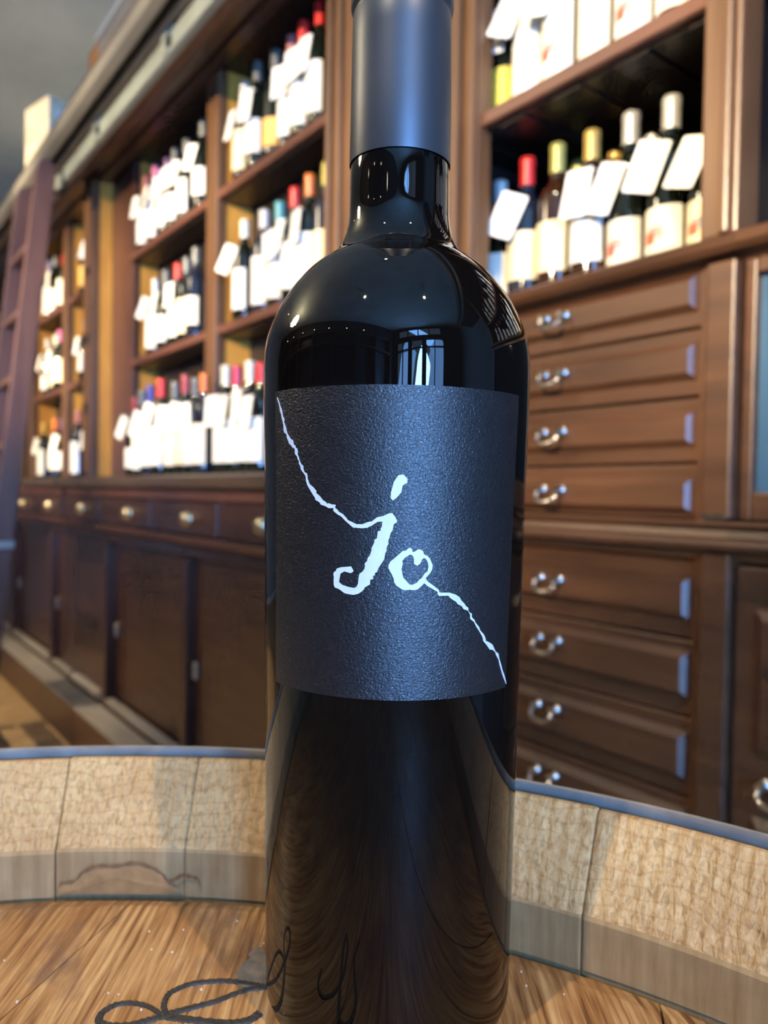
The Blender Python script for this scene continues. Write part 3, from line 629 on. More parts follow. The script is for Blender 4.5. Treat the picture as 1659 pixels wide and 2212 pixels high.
# (u, n, height, capsule, label paper, label shape, kind, glass, tag or None)
P_, I_, C_, Y_, A_ = 'paper', 'ivory', 'cream', 'yellowp', 'amber'
def B(u, n, h, cap, lab=P_, shape='tall', kd='bordeaux', gl='glass_dark', tg=None): return (u, n, h, cap, lab, shape, kd, gl, tg)
ROWS = {
 'A1': (1.972, [B(-1.706, 1.037, .319, 'red', tg=-6), B(-1.790, 1.037, .312, 'red', tg=4), B(-1.866, 1.045, .312, 'rose', kd='burgundy', tg=2),
                B(-1.942, 1.037, .305, 'grey', A_, 'low'), B(-2.052, 1.037, .321, 'grey', P_, 'mid', tg=-3), B(-2.140, 1.04, .30, 'silver', C_, 'tall', tg=-14)]),
 'A2': (1.556, [B(-1.664, 1.037, .319, 'yellow', C_, 'mid', gl='glass_blue'), B(-1.746, 1.037, .316, 'orange', tg=3), B(-1.824, 1.037, .306, 'red', tg=-12),
                B(-1.907, 1.037, .292, 'teal', 'ivory', 'wide', tg=8), B(-1.999, 1.037, .296, 'white', P_, 'wide', gl='glass_blue'), B(-2.124, 1.037, .302, 'cream', P_, 'tall', tg=-24)]),
 'A0': (1.096, [B(-1.836, .948, .29, 'red', tg=0), B(-1.908, .952, .305, 'cream', tg=6), B(-1.980, .948, .300, 'crimson', tg=-4), B(-2.052, .948, .310, 'cream', tg=2)]),
 'B1': (1.972, [B(-2.441, 1.037, .30, 'grey', P_, 'mid', tg=-16), B(-2.579, 1.037, .285, 'grey', tg=-18), B(-2.686, 1.037, .292, 'grey', kd='burgundy', tg=12),
                B(-2.768, 1.04, .285, 'purple', tg=-8), B(-2.881, 1.037, .295, 'pink', P_, 'wide', tg=4), B(-2.982, 1.037, .291, 'maroon', P_, 'wide', tg=-4)]),
 'B2': (1.556, [B(-2.490, 1.037, .310, 'grey', I_, 'mid', gl='glass_blue'), B(-2.570, 1.037, .295, 'grey', C_, 'tall'), B(-2.648, 1.037, .292, 'red', tg=5),
                B(-2.767, 1.037, .296, 'grey', kd='burgundy', tg=-10), B(-2.876, 1.037, .287, 'silver', P_, 'wide', tg=-22)]),
 'B0': (1.096, [B(-2.204, .948, .304, 'orange', I_, 'tall', gl='glass_blue'), B(-2.277, .950, .300, 'grey', tg=9), B(-2.350, .948, .317, 'maroon', C_, 'tall', tg=-7),
                B(-2.439, .948, .305, 'grey', I_, 'tall', tg=-5), B(-2.565, .948, .327, 'red', tg=-16), B(-2.668, .948, .317, 'blue', gl='glass_blue', tg=-20),
                B(-2.753, .948, .306, 'grey', P_, 'wide'), B(-2.832, .95, .290, 'maroon', P_, 'low', tg=-24)]),
 'C1': (1.972, [B(-3.552, 1.04, .275, 'blue', P_, 'tall', tg=3), B(-3.678, 1.04, .288, 'red', P_, 'mid', tg=-18), B(-3.806, 1.04, .285, 'grey', A_, 'tall', kd='burgundy')]),
 'C2': (1.556, [B(-3.534, 1.04, .275, 'silver', P_, 'wide', tg=-6), B(-3.670, 1.04, .315, 'grey', I_, 'tall'), B(-3.813, 1.04, .295, 'white', P_, 'mid', tg=-8)]),
 'C0': (1.096, [B(-3.560, 1.04, .320, 'red', P_, 'tall', tg=6), B(-3.690, 1.04, .309, 'grey', C_, 'mid', tg=4), B(-3.900, 1.03, .330, 'rose', P_, 'wide', gl='glass_blue')]),
 'D1': (1.972, [B(-4.220, 1.04, .280, 'red', I_, 'wide'), B(-4.393, 1.04, .315, 'grey', kd='burgundy', tg=5), B(-4.525, 1.04, .320, 'blue', P_, 'wide', tg=-12)]),
 'D2': (1.556, [B(-4.176, 1.04, .310, 'grey', C_, 'tall'), B(-4.298, 1.04, .320, 'pink', I_, 'mid'), B(-4.376, 1.04, .306, 'cream', C_, 'tall', tg=10), B(-4.559, 1.04, .315, 'silver', P_, 'low', tg=-18)]),
 'D0': (1.096, [B(-4.232, 1.04, .312, 'purple', P_, 'mid', tg=-10), B(-4.387, 1.04, .320, 'orange', I_, 'mid', gl='glass_blue'), B(-4.640, 1.04, .315, 'gold', P_, 'wide', tg=-14)]),
 'R0': (1.40, [B(-1.118, 1.105, .275, 'silver', I_, 'mid', tg=-26), B(-1.045, 1.105, .297, 'red', C_, 'hi', 'bordeaux', 'glass_blue', -22), B(-.970, 1.105, .297, 'yellow', C_, 'hi', 'bordeaux', 'glass_brown'),
               B(-.892, 1.105, .293, 'gold', P_, 'hi', 'bordeaux', 'glass_brown', -6), B(-.813, 1.108, .295, 'silver', I_, 'square', tg=-20), B(-.735, 1.105, .290, 'silver', I_, 'square', tg=-17), B(-.658, 1.100, .262, 'silver', C_, 'square', tg=-20)]),
 'R0b': (1.40, [B(-1.005, 1.205, .306, 'yellow'), B(-.918, 1.205, .296, 'gold', gl='glass_brown'), B(-.838, 1.205, .299, 'silver')]),
 'R1': (1.76, [B(-1.087, 1.085, .300, 'yellow', Y_, 'low', tg=-4), B(-1.012, 1.075, .300, 'white', P_, 'wide', tg=-24), B(-.936, 1.072, .310, 'grey', P_, 'wide', tg=-14), B(-.858, 1.075, .305, 'cream', I_, 'wide'),
               B(-.783, 1.075, .30, 'white', P_, 'wide'), B(-.706, 1.075, .30, 'grey', P_, 'tall', tg=-10)]),
}
rr_ = random.Random(11)
for rw, z_ in (('S0', 1.40), ('S1', 1.76)):
    ROWS[rw] = (z_, [B(-0.40 + k * 0.118, 1.10, rr_.uniform(.29, .315), rr_.choice(['red', 'grey', 'silver', 'maroon', 'gold', 'blue']), rr_.choice([P_, P_, I_, C_]), rr_.choice(['tall', 'wide', 'mid']), tg=rr_.choice([None, -10, 5])) for k in range(8)])
ROWTXT['S0'] = 'ledge beyond the right pilaster'; ROWTXT['S1'] = 'high shelf beyond the right pilaster'
EMBLEM = {('R0', -.813), ('R0', -.735), ('R0', -.658), ('R1', -.936), ('R1', -.783)}
for row, (z0, lst) in ROWS.items():
    order = sorted(range(len(lst)), key=lambda i: lst[i][0])
    for i, (u, n, h, cap, lab, shape, kd, gl, tg) in enumerate(lst):
        o = bpy.data.objects.new('wine_bottle', BM[kd, gl]); COL.objects.link(o)
        o.location = W(u, n, z0 + 0.0003); yaw = random.uniform(-0.12, 0.12); o.rotation_euler = (0, 0, WA + yaw)
        o.scale = (1, 1, h / 0.301)
        where = 'on the ' + ROWTXT[row]
        tag(o, '%s-capped bottle, %s label, %s from left %s' % (CAPWORD.get(cap, cap), LABWORD[lab], ORD[order.index(i)], where), 'bottle', 'wine bottles ' + where)
        c = bpy.data.objects.new('capsule', CM[cap]); COL.objects.link(c); c.parent = o
        l = bpy.data.objects.new('front_label', label_mesh(kd, shape, lab)); COL.objects.link(l); l.parent = o
        if (row, u) in EMBLEM:
            for nm, me in (('emblem', emb_me), ('drawing', gry_me)):
                e = bpy.data.objects.new(nm, me); COL.objects.link(e); e.parent = l; e.location = (0, 0, 0.0)
        if tg is not None:
            zt = 0.220 if kd == 'bordeaux' else 0.224
            t = bpy.data.objects.new('price_tag', TAG); COL.objects.link(t); t.parent = o
            t.location = (random.uniform(-0.006, 0.006), -0.0375, zt + random.uniform(-0.012, 0.004))
            t.rotation_euler = (math.radians(-7), math.radians(-tg), math.radians(random.uniform(0, 22)))
            r_ = bpy.data.objects.new('tag_loop', TIE); COL.objects.link(r_); r_.parent = t
            r_.location = (0, 0.0255, 0.006)
            r_.rotation_euler = (math.radians(20), 0, 0)

# ------------------------------------------------------------------ oak barrel
BC = Vector((-0.0856, -0.0193)); ZH = 0.900; RH = 0.300
ba = Thing('oak_barrel', (BC.x, BC.y, 0), 'upright oak barrel with galvanised top hoop carrying the big black bottle', 'barrel', wall=False)
# stave joints (degrees clockwise from straight ahead); three are read off the photograph
joints = [-6.4, 2.6, 16.2, 30.0]
a = 30.0
rnd = random.Random(3)
while a < 353.6 - 18:
    a += rnd.choice([9.5, 11, 12.5, 14, 15.5]); joints.append(a)
joints = sorted(j for j in joints if j < 353.6 - 7)
joints.append(353.6)
def outer_r(z):   # bulge of the barrel
    t = (z - 0.472) / 0.472
    return 0.385 - 0.063 * t * t
prof_in = [(0.294, 0.85), (0.3018, ZH - 0.013), (0.3018, ZH - 0.0016), (0.3010, ZH - 0.0010), (0.3010, ZH + 0.0155), (0.3180, ZH + 0.0435), (0.3188, ZH + 0.0442)]
zs_out = [0.944, 0.88, 0.80, 0.70, 0.6, 0.472, 0.34, 0.22, 0.12, 0.0]
prof = prof_in + [(outer_r(z) - (0.0005 if z > 0.94 else 0), z) for z in zs_out] + [(outer_r(z) - 0.027, z) for z in (0.0, 0.22, 0.472, 0.70)]
for j0, j1 in zip(joints[:-1], joints[1:]):
    w = j1 - j0; ns = max(3, int(w / 1.6)); gap = math.degrees(0.00016 / 0.31)
    mb = MB(); m_ = len(prof); vs = []
    dr_ = rnd.uniform(-0.0005, 0.0005); dz = rnd.uniform(-0.0006, 0.0004)
    angs = [j0 + gap, j0 + gap + 0.12] + [j0 + w * k / ns for k in range(1, ns)] + [j1 - gap - 0.12, j1 - gap]
    for ia, an in enumerate(angs):
        q = math.radians(an); edge = ia in (0, len(angs) - 1)
        for ip, (r, z) in enumerate(prof):
            r2 = r + dr_ + ((0.0003 if ip in (3, 4, 5) else 0) if edge else 0)
            vs.append((BC.x + r2 * math.sin(q), BC.y + r2 * math.cos(q), z + (dz if 0.91 < z else 0) - (0.0004 if edge and z > 0.93 else 0)))
    fs = []
    for k in range(len(angs) - 1):
        for i in range(m_): i2 = (i + 1) % m_; fs.append((k * m_ + i, k * m_ + i2, (k + 1) * m_ + i2, (k + 1) * m_ + i))
    fs += [tuple(range(m_)), tuple(range((len(angs) - 1) * m_, len(angs) * m_))[::-1]]
    so = ba.part('stave', mb.add(vs, fs), None)
    so.data.materials.append(M['oak_stave'])
    # texture origin: barrel axis at head height
    so.location = (0, 0, ZH); so.data.transform(Matrix.Translation((0, 0, -ZH)))
    smooth(so.data, 20)
def ring_part(name, r0, r1, z0, z1, dr0=0.0):
    mb = MB(); sg_ = 144; vs = []
    for k in range(sg_):
        q = 2 * PI * k / sg_
        for r, z in ((r0 + dr0, z0), (r1 + dr0, z0), (r1, z1), (r0, z1)): vs.append((BC.x + r * math.sin(q), BC.y + r * math.cos(q), z))
    fs = []
    for k in range(sg_):
        k2 = (k + 1) % sg_
        for i in range(4): i2 = (i + 1) % 4; fs.append((k * 4 + i, k * 4 + i2, k2 * 4 + i2, k2 * 4 + i))
    return ba.part(name, mb.add(vs, fs), M['hoop'], sm=True)
ring_part('hoop', 0.3232, 0.3252, 0.895, ZH + 0.0472, outer_r(0.895) - outer_r(0.944))
ring_part('hoop', outer_r(0.80) + 0.0005, outer_r(0.80) + 0.0025, 0.78, 0.82, 0.004)
ring_part('hoop', outer_r(0.30) + 0.0035, outer_r(0.30) + 0.0055, 0.28, 0.32, -0.002)
ring_part('hoop', outer_r(0.05) + 0.0035, outer_r(0.05) + 0.0055, 0.03, 0.08, -0.004)
# head boards, laid 15 degrees off the view axis
ga = math.radians(14.7); gd = Vector((math.sin(ga), math.cos(ga))); gn = Vector((gd.y, -gd.x))
p0 = (Vector((-0.1059, 0.2128)) - BC).dot(gn)
bj = [-RH - 0.01, p0 - 0.182, p0 - 0.086, p0, p0 + 0.088, p0 + 0.181, p0 + 0.26, p0 + 0.335, RH + 0.01]
bj = sorted(x for x in bj if -RH - 0.02 < x < RH + 0.02)
def board(s0, s1, r):
    pts = []; K = 26
    s0c, s1c = max(s0, -r), min(s1, r)
    for k in range(K + 1):
        s = s0c + (s1c - s0c) * k / K; pts.append((s, math.sqrt(max(r * r - s * s, 0))))
    for k in range(K + 1):
        s = s1c - (s1c - s0c) * k / K; pts.append((s, -math.sqrt(max(r * r - s * s, 0))))
    return pts
for s0, s1 in zip(bj[:-1], bj[1:]):
    g_ = 0.0003; dz = rnd.uniform(-0.0004, 0.0)
    A_top = board(s0 + g_, s1 - g_, 0.2925); A_edge = board(s0 + g_, s1 - g_, 0.2997)
    if abs(A_top[0][0] - A_top[26][0]) < 0.004: continue
    def wp(p, z): v = BC + gn * p[0] + gd * p[1]; return (v.x, v.y, z)
    n_ = len(A_top)
    vs = [wp(p, ZH + dz) for p in A_top] + [wp(p, ZH - 0.0022) for p in A_edge] + [wp(p, ZH - 0.024) for p in A_edge]
    fs = [tuple(range(n_))]
    for lev in (0, 1):
        for i in range(n_): i2 = (i + 1) % n_; fs.append((lev * n_ + i, lev * n_ + i2, (lev + 1) * n_ + i2, (lev + 1) * n_ + i))
    fs.append(tuple(range(2 * n_, 3 * n_))[::-1])
    ba.part('head_board', MB().add(vs, fs), M['oak_head'])
# burnt script on the head
def catmull(p, sub=8):
    out = []
    for i in range(len(p) - 1):
        a_, b_, c_, d_ = p[max(i - 1, 0)], p[i], p[i + 1], p[min(i + 2, len(p) - 1)]
        for k in range(sub):
            t = k / sub; t2 = t * t; t3 = t2 * t
            out.append(tuple(0.5 * (2 * b_[j] + (c_[j] - a_[j]) * t + (2 * a_[j] - 5 * b_[j] + 4 * c_[j] - d_[j]) * t2 + (3 * b_[j] - a_[j] - 3 * c_[j] + d_[j]) * t3) for j in (0, 1)))
    return out + [tuple(p[-1])]
def stroke(pts, w0, w1):
    pts = catmull(pts); mb = MB(); n_ = len(pts); vs = []
    for i, p in enumerate(pts):
        q = pts[min(i + 1, n_ - 1)]; r_ = pts[max(i - 1, 0)]
        t = Vector((q[0] - r_[0], q[1] - r_[1])).normalized(); nn = Vector((-t.y, t.x))
        f = i / (n_ - 1); w = (w0 + (w1 - w0) * math.sin(f * PI)) * (1 + 0.12 * math.sin(i * 2.1))
        for s, z in ((-1, -0.0004), (-0.7, 0.00035 + 0.00012 * math.sin(i * 1.7)), (0.7, 0.00035 + 0.00012 * math.cos(i * 1.7)), (1, -0.0004)):
            vs.append((p[0] + nn.x * w * s, p[1] + nn.y * w * s, ZH + z))
    fs = [(i * 4 + k, i * 4 + k + 1, (i + 1) * 4 + k + 1, (i + 1) * 4 + k) for i in range(n_ - 1) for k in range(3)]
    return mb.add(vs, fs)
SC1 = [[-0.0613,0.2157],[-0.0649,0.2185],[-0.0683,0.22],[-0.0727,0.2205],[-0.0762,0.2193],[-0.0783,0.2164],[-0.0784,0.2138],[-0.0775,0.2123],[-0.0743,0.211],[-0.0689,0.2113],[-0.065,0.2131],[-0.0617,0.2147],[-0.06,0.216],[-0.0568,0.2174],[-0.0521,0.2196],[-0.0472,0.2219],[-0.0415,0.2259],[-0.0381,0.2277],[-0.0338,0.2284],[-0.0321,0.2296]]
SC2 = [[-0.06,0.2163],[-0.0618,0.2199],[-0.0619,0.2243],[-0.0601,0.2269],[-0.0564,0.2296],[-0.0511,0.2309],[-0.0455,0.2313],[-0.0397,0.2303],[-0.0358,0.2295],[-0.0331,0.2287]]
SC3 = [[-0.062,0.2157],[-0.0579,0.2148],[-0.0524,0.2139],[-0.0453,0.213],[-0.0401,0.2129],[-0.0358,0.2143],[-0.0335,0.2172]]
SC4 = [[-0.050,0.176],[-0.045,0.182],[-0.038,0.181],[-0.034,0.172],[-0.035,0.160],[-0.040,0.148],[-0.045,0.144],[-0.043,0.152],[-0.034,0.166],[-0.024,0.178],[-0.018,0.176],[-0.020,0.164],[-0.030,0.150],[-0.030,0.138]]
for sc, w0, w1 in ((SC1, 0.0008, 0.0013), (SC2, 0.0009, 0.0011), (SC3, 0.0016, 0.0014), (SC4, 0.0009, 0.0013)):
    ba.part('branded_script', stroke(sc, w0, w1), M['brand'], sm=True, label='burnt black cursive script stroke')
def flat_patch(pts, z, jag=0.0008, sub=6):
    out = catmull(pts + [pts[0]], sub)[:-1]
    out = [(x + rnd.uniform(-jag, jag), y + rnd.uniform(-jag, jag)) for x, y in out]
    return MB().add([(x, y, z) for x, y in out], [tuple(range(len(out)))])
ba.part('sticker_residue', flat_patch([[-0.0419,0.2422],[-0.0385,0.2495],[-0.0345,0.240],[-0.0334,0.2285],[-0.0377,0.2275],[-0.0432,0.2316]], ZH + 0.00012), M['residue'], label='grey sticker residue')
# wine stain on the inner chime, left
def chime_patch(pts):
    """(angle deg, height above head) outline laid on the inner chime face"""
    out = catmull(pts + [pts[0]], 5)[:-1]
    vs = []
    for an, h_ in out:
        q = math.radians(an); r = 0.30035
        vs.append((BC.x + r * math.sin(q), BC.y + r * math.cos(q), ZH + h_))
    n_ = len(vs); c_ = (sum(v[0] for v in vs) / n_, sum(v[1] for v in vs) / n_, sum(v[2] for v in vs) / n_)
    return MB().add(vs + [c_], [(i, (i + 1) % n_, n_) for i in range(n_)])
def chime_line(pts, w):
    out = catmull(pts, 6); vs = []
    for i, (an, h_) in enumerate(out):
        for s in (-1, 1):
            q = math.radians(an); r = 0.3001; vs.append((BC.x + r * math.sin(q), BC.y + r * math.cos(q), ZH + h_ + s * w * (1 + 0.5 * math.sin(i * 1.3))))
    return MB().add(vs, [(2 * i, 2 * i + 1, 2 * i + 3, 2 * i + 2) for i in range(len(out) - 1)])
ba.part('wine_stain', chime_patch([(-6.1, 0.0003), (-6.0, 0.004), (-5.1, 0.0045), (-4.4, 0.0080), (-3.4, 0.0100), (-2.2, 0.0100), (-1.0, 0.0110), (0.3, 0.0098), (1.1, 0.0073), (1.6, 0.0043), (1.9, 0.0003)]), M['stain_in'], label='faint damp stain')
ba.part('wine_stain', chime_line([(-6.2, 0.0006), (-6.0, 0.004), (-5.1, 0.0048), (-4.4, 0.0085), (-3.4, 0.0105), (-2.2, 0.0103), (-1.0, 0.0115), (0.3, 0.0100), (1.1, 0.0075), (1.6, 0.0045), (2.4, 0.0070), (3.2, 0.0070), (3.7, 0.0058), (3.9, 0.0015)], 0.00055), M['stain'], label='brown tide mark of spilled wine')
for k in range(26):
    an = rnd.uniform(-10, 32); rr = rnd.uniform(0.22, 0.29)
    x, y = BC.x + rr * math.sin(math.radians(an)), BC.y + rr * math.cos(math.radians(an))
    if math.hypot(x - 0.003, y - 0.227) < 0.041: continue
    s_ = rnd.uniform(0.00012, 0.0003)
    ba.part('dust_speck', MB().box(x - s_, x + s_, y - s_ * 0.8, y + s_ * 0.8, ZH - 0.0003, ZH + s_ * 0.8), M['chip'])

# ------------------------------------------------------------------ the big bottle
BX, BY = 0.00307, 0.227
hb = Thing('wine_bottle', (BX, BY, ZH), 'large black wine bottle with textured black label and white script standing on the barrel', 'bottle', wall=False)
body = [(0.0005, 0.0045), (0.012, 0.004), (0.026, 0.0012), (0.0305, 0.0), (0.0330, 0.0006), (0.0348, 0.0028), (0.0357, 0.006), (0.03605, 0.012), (0.0368, 0.0654), (0.03714, 0.0935), (0.03786, 0.1399), (0.0382, 0.1585), (0.0385, 0.170),
        (0.03862, 0.180), (0.03858, 0.187), (0.03815, 0.1915), (0.0373, 0.1950), (0.0360, 0.1985), (0.0341, 0.2026), (0.0318, 0.2064), (0.0289, 0.2102), (0.0257, 0.2136), (0.0225, 0.2162), (0.0196, 0.2182), (0.0176, 0.2203), (0.0162, 0.2228), (0.0153, 0.2257), (0.01475, 0.229), (0.01455, 0.2325), (0.01445, 0.2420), (0.0142, 0.2460)]
def refine(p, sub=4):
    q = catmull([list(v) for v in p], sub); return q
mb = MB().lathe(refine(body), 128, BX, BY)
mb.v = [(x, y, z + ZH) for x, y, z in mb.v]
hb.part('glass_body', mb, M['hero_glass'], sm=True).data
smooth(bpy.data.objects[hb.o.children[0].name].data, 70)
capp = [(0.01465, 0.2447), (0.01470, 0.2446), (0.01475, 0.2450), (0.01458, 0.262), (0.01440, 0.2800), (0.01432, 0.2868), (0.01405, 0.2876), (0.01405, 0.2882), (0.01470, 0.2890), (0.01490, 0.2900), (0.01490, 0.2990), (0.01470, 0.3020), (0.0140, 0.3035), (0.001, 0.3038)]
mb = MB().lathe(capp, 96, BX, BY, cap=False)
mb.v = [(x, y, z + ZH) for x, y, z in mb.v]
cp = hb.part('capsule', mb, M['hero_cap'], sm=True)
zsb = [0.0, 0.012, 0.0654, 0.0935, 0.1399, 0.1585, 0.170, 0.180, 0.187]
rsb = [0.036, 0.03605, 0.0368, 0.03714, 0.03786, 0.0382, 0.0385, 0.03862, 0.03858]
def rb(z):
    z -= ZH
    for i in range(len(zsb) - 1):
        if z <= zsb[i + 1]:
            t = (z - zsb[i]) / (zsb[i + 1] - zsb[i]); return rsb[i] + (rsb[i + 1] - rsb[i]) * t
    return rsb[-1]
# label: left/right edges lean a touch because the glass tapers
LZ0, LZ1 = 0.9984, 1.0764
mb = MB(); sx, sz = 72, 20; vs = []
for i in range(sx + 1):
    for k in range(sz + 1):
        z = LZ0 + (LZ1 - LZ0) * k / sz; f = k / sz
        a0 = -1.008 + 0.012 * f; a1 = 0.943 + 0.045 * f
        th = a0 + (a1 - a0) * i / sx
        r = rb(z) + 0.00020
        vs.append((BX + r * math.sin(th), BY - r * math.cos(th), z))
fs = [(i * (sz + 1) + k, (i + 1) * (sz + 1) + k, (i + 1) * (sz + 1) + k + 1, i * (sz + 1) + k + 1) for i in range(sx) for k in range(sz)]
mb.add(vs, fs)
rim = [i * (sz + 1) for i in range(sx)] + [sx * (sz + 1) + k for k in range(sz)] + [i * (sz + 1) + sz for i in range(sx, 0, -1)] + [k for k in range(sz, 0, -1)]
def inner(v):
    d = Vector((v[0] - BX, v[1] - BY)); d *= 1 - 0.00018 / d.length; return (BX + d.x, BY + d.y, v[2])
rv = [vs[i] for i in rim]; nr = len(rv)
mb.add(rv + [inner(v) for v in rv], [(i, (i + 1) % nr, nr + (i + 1) % nr, nr + i) for i in range(nr)])
lab = hb.part('front_label', mb, M['hero_paper'], sm=True, label='black textured paper label')
# lettering traced as outlines: (angle * 1e4, height * 1e5 relative to 1.05 m)
T1 = [[-9621,2481],[-9400,2357],[-9248,2253],[-9102,2183],[-8957,2069],[-8898,1968],[-8681,1864],[-8731,1800],[-8649,1732],[-8545,1686],[-8439,1575],[-8365,1508],[-8116,1406],[-7939,1339],[-7781,1331],[-7700,1271],[-7644,1195],[-7493,1182],[-7459,1117],[-7332,1105],[-7238,1018],[-7268,943],[-7133,856],[-7092,802],[-6928,694],[-6728,651],[-6707,554],[-6589,479],[-6417,468],[-6340,393],[-6339,319],[-6226,253],[-6471,260],[-6471,297],[-6492,383],[-6647,458],[-6746,490],[-6926,555],[-6967,630],[-7132,717],[-7112,781],[-7258,825],[-7276,879],[-7522,967],[-7529,1075],[-7589,1113],[-7744,1120],[-7960,1198],[-8143,1233],[-8273,1322],[-8384,1389],[-8444,1477],[-8719,1537],[-8791,1626],[-8796,1724],[-8864,1803],[-9034,1928],[-9065,2006],[-9241,2110],[-9322,2222],[-9397,2291],[-9618,2420]]
T2 = [[-6330,293],[-6142,178],[-5839,108],[-5573,12],[-5601,-41],[-5313,-110],[-5059,-214],[-4811,-265],[-4729,-300],[-4569,-290],[-4383,-318],[-4081,-324],[-4121,-400],[-3914,-459],[-3862,-493],[-3559,-552],[-3259,-662],[-3209,-696],[-2602,-794],[-2200,-790],[-1875,-735],[-1598,-716],[-1235,-610],[-871,-581],[-911,-711],[-1230,-725],[-1595,-819],[-1871,-873],[-2244,-891],[-2624,-881],[-2864,-874],[-2961,-841],[-3406,-706],[-3657,-613],[-3963,-555],[-4118,-513],[-4248,-471],[-4224,-409],[-4593,-413],[-4863,-362],[-5196,-330],[-5310,-269],[-5627,-218],[-5686,-157],[-5895,-61],[-6078,27],[-6327,151],[-6487,293]]
J = [[-892,-587],[-719,-553],[-503,-513],[-271,-504],[-49,-615],[56,-696],[13,-730],[-159,-769],[-199,-846],[-239,-924],[-367,-1002],[-421,-1101],[-505,-1179],[-487,-1267],[-573,-1312],[-627,-1401],[-603,-1439],[-697,-1495],[-735,-1633],[-835,-1700],[-993,-1790],[-1137,-1880],[-1207,-1964],[-1325,-1982],[-1367,-2049],[-1456,-2056],[-1458,-2144],[-1645,-2158],[-1656,-2274],[-1805,-2310],[-2014,-2357],[-2042,-2402],[-2207,-2461],[-2404,-2514],[-2757,-2556],[-3149,-2540],[-3404,-2523],[-3762,-2435],[-4093,-2398],[-4178,-2333],[-4181,-2186],[-4165,-2130],[-4217,-2063],[-4168,-2017],[-4002,-1969],[-3970,-1923],[-3709,-1885],[-2947,-1847],[-2773,-1963],[-2958,-2016],[-3417,-1980],[-3690,-2041],[-3768,-2177],[-3799,-2257],[-3570,-2319],[-3122,-2366],[-2746,-2381],[-2577,-2355],[-2457,-2275],[-2430,-2152],[-2373,-2024],[-2147,-1959],[-2028,-1891],[-2001,-1813],[-2032,-1763],[-1869,-1700],[-1813,-1611],[-1695,-1565],[-1581,-1431],[-1583,-1376],[-1396,-1230],[-1398,-1164],[-1237,-1130],[-1185,-958],[-1010,-940],[-998,-874],[-926,-840],[-902,-719]]
DOT = [[82,428],[397,450],[668,346],[654,252],[364,181],[281,9],[-29,-130],[-252,-191],[-390,-132],[-373,6],[-203,264]]
O = [[936,-1349],[1037,-1379],[1090,-1460],[1239,-1441],[1452,-1387],[1637,-1394],[1773,-1434],[1845,-1509],[2085,-1552],[2260,-1621],[2442,-1784],[2413,-1884],[2281,-1977],[2097,-2058],[1997,-2089],[1902,-2226],[1488,-2376],[1255,-2400],[921,-2388],[623,-2401],[424,-2377],[57,-2285],[-78,-2199],[-98,-2124],[-251,-2001],[-454,-1865],[-473,-1803],[-346,-1697],[-103,-1621],[253,-1501],[414,-1438],[676,-1418],[805,-1362]]
OI = [[879,-1523],[994,-1516],[1129,-1559],[1199,-1634],[1188,-1740],[1407,-1795],[1622,-1733],[1734,-1627],[1867,-1602],[1987,-1627],[2129,-1721],[2162,-1821],[2107,-1933],[1906,-1989],[1743,-2095],[1543,-2145],[1429,-2213],[1115,-2269],[915,-2257],[678,-2158],[510,-2090],[440,-1997],[384,-1873],[461,-1748],[425,-1674],[586,-1598],[781,-1554]]
T3 = [[2017,-2101],[2062,-2162],[2905,-2396],[2952,-2466],[3707,-2478],[4007,-2516],[4195,-2542],[4436,-2600],[4587,-2689],[4838,-2771],[4942,-2828],[5159,-2888],[5154,-2950],[5340,-3025],[5461,-3036],[5470,-3131],[5727,-3216],[5787,-3273],[6159,-3412],[6224,-3485],[6616,-3619],[6778,-3721],[6816,-3786],[7233,-3852],[7539,-3922],[7877,-4109],[8258,-4194],[8397,-4348],[8619,-4492],[8857,-4671],[9147,-4822],[9414,-5006],[9527,-5089],[9375,-5053],[9023,-4880],[8786,-4749],[8463,-4516],[8298,-4359],[7926,-4201],[7882,-4141],[7523,-4051],[7256,-4038],[6858,-3884],[6545,-3775],[6506,-3694],[6111,-3489],[5879,-3387],[5650,-3254],[5434,-3200],[5327,-3166],[5329,-3072],[5166,-2966],[5002,-2939],[4776,-2911],[4623,-2829],[4283,-2769],[4209,-2721],[3785,-2622],[3599,-2550],[2936,-2550],[2825,-2503],[2821,-2442],[2712,-2426],[2111,-2292],[1899,-2223]]
def glyph(name, outer, holes=()):
    R0 = 0.038
    loops = [[Vector((p[0] * 1e-4 * R0, p[1] * 1e-5, 0)) for p in lp] for lp in (outer, *holes)]
    tris = tessellate_polygon(loops)
    flat = [v for lp in loops for v in lp]
    bm = bmesh.new(); bv = [bm.verts.new(v) for v in flat]
    for t in tris:
        try: bm.faces.new([bv[i] for i in t])
        except ValueError: pass
    x0, x1 = min(v.x for v in flat), max(v.x for v in flat)
    x = x0 + 0.0012
    while x < x1:
        bmesh.ops.bisect_plane(bm, geom=bm.verts[:] + bm.edges[:] + bm.faces[:], plane_co=(x, 0, 0), plane_no=(1, 0, 0)); x += 0.0012
    bmesh.ops.triangulate(bm, faces=bm.faces[:])
    # give the ink its thickness
    ext = bmesh.ops.extrude_face_region(bm, geom=bm.faces[:])
    top = {e for e in ext['geom'] if isinstance(e, bmesh.types.BMVert)}
    for v in bm.verts:
        th = v.co.x / R0; z = 1.05 + v.co.y
        r = rb(z) + (0.00030 if v in top else 0.00021)
        v.co = Vector((r * math.sin(th), -r * math.cos(th), z - ZH))
    bmesh.ops.recalc_face_normals(bm, faces=bm.faces[:])
    me = bpy.data.meshes.new(name); bm.to_mesh(me); bm.free()
    return link(name, me, M['hero_ink'], lab)
glyph('script_stroke', T1); glyph('script_stroke', T2); glyph('letter_j', J); glyph('letter_dot', DOT); glyph('letter_o', O, (OI,)); glyph('script_stroke', T3)

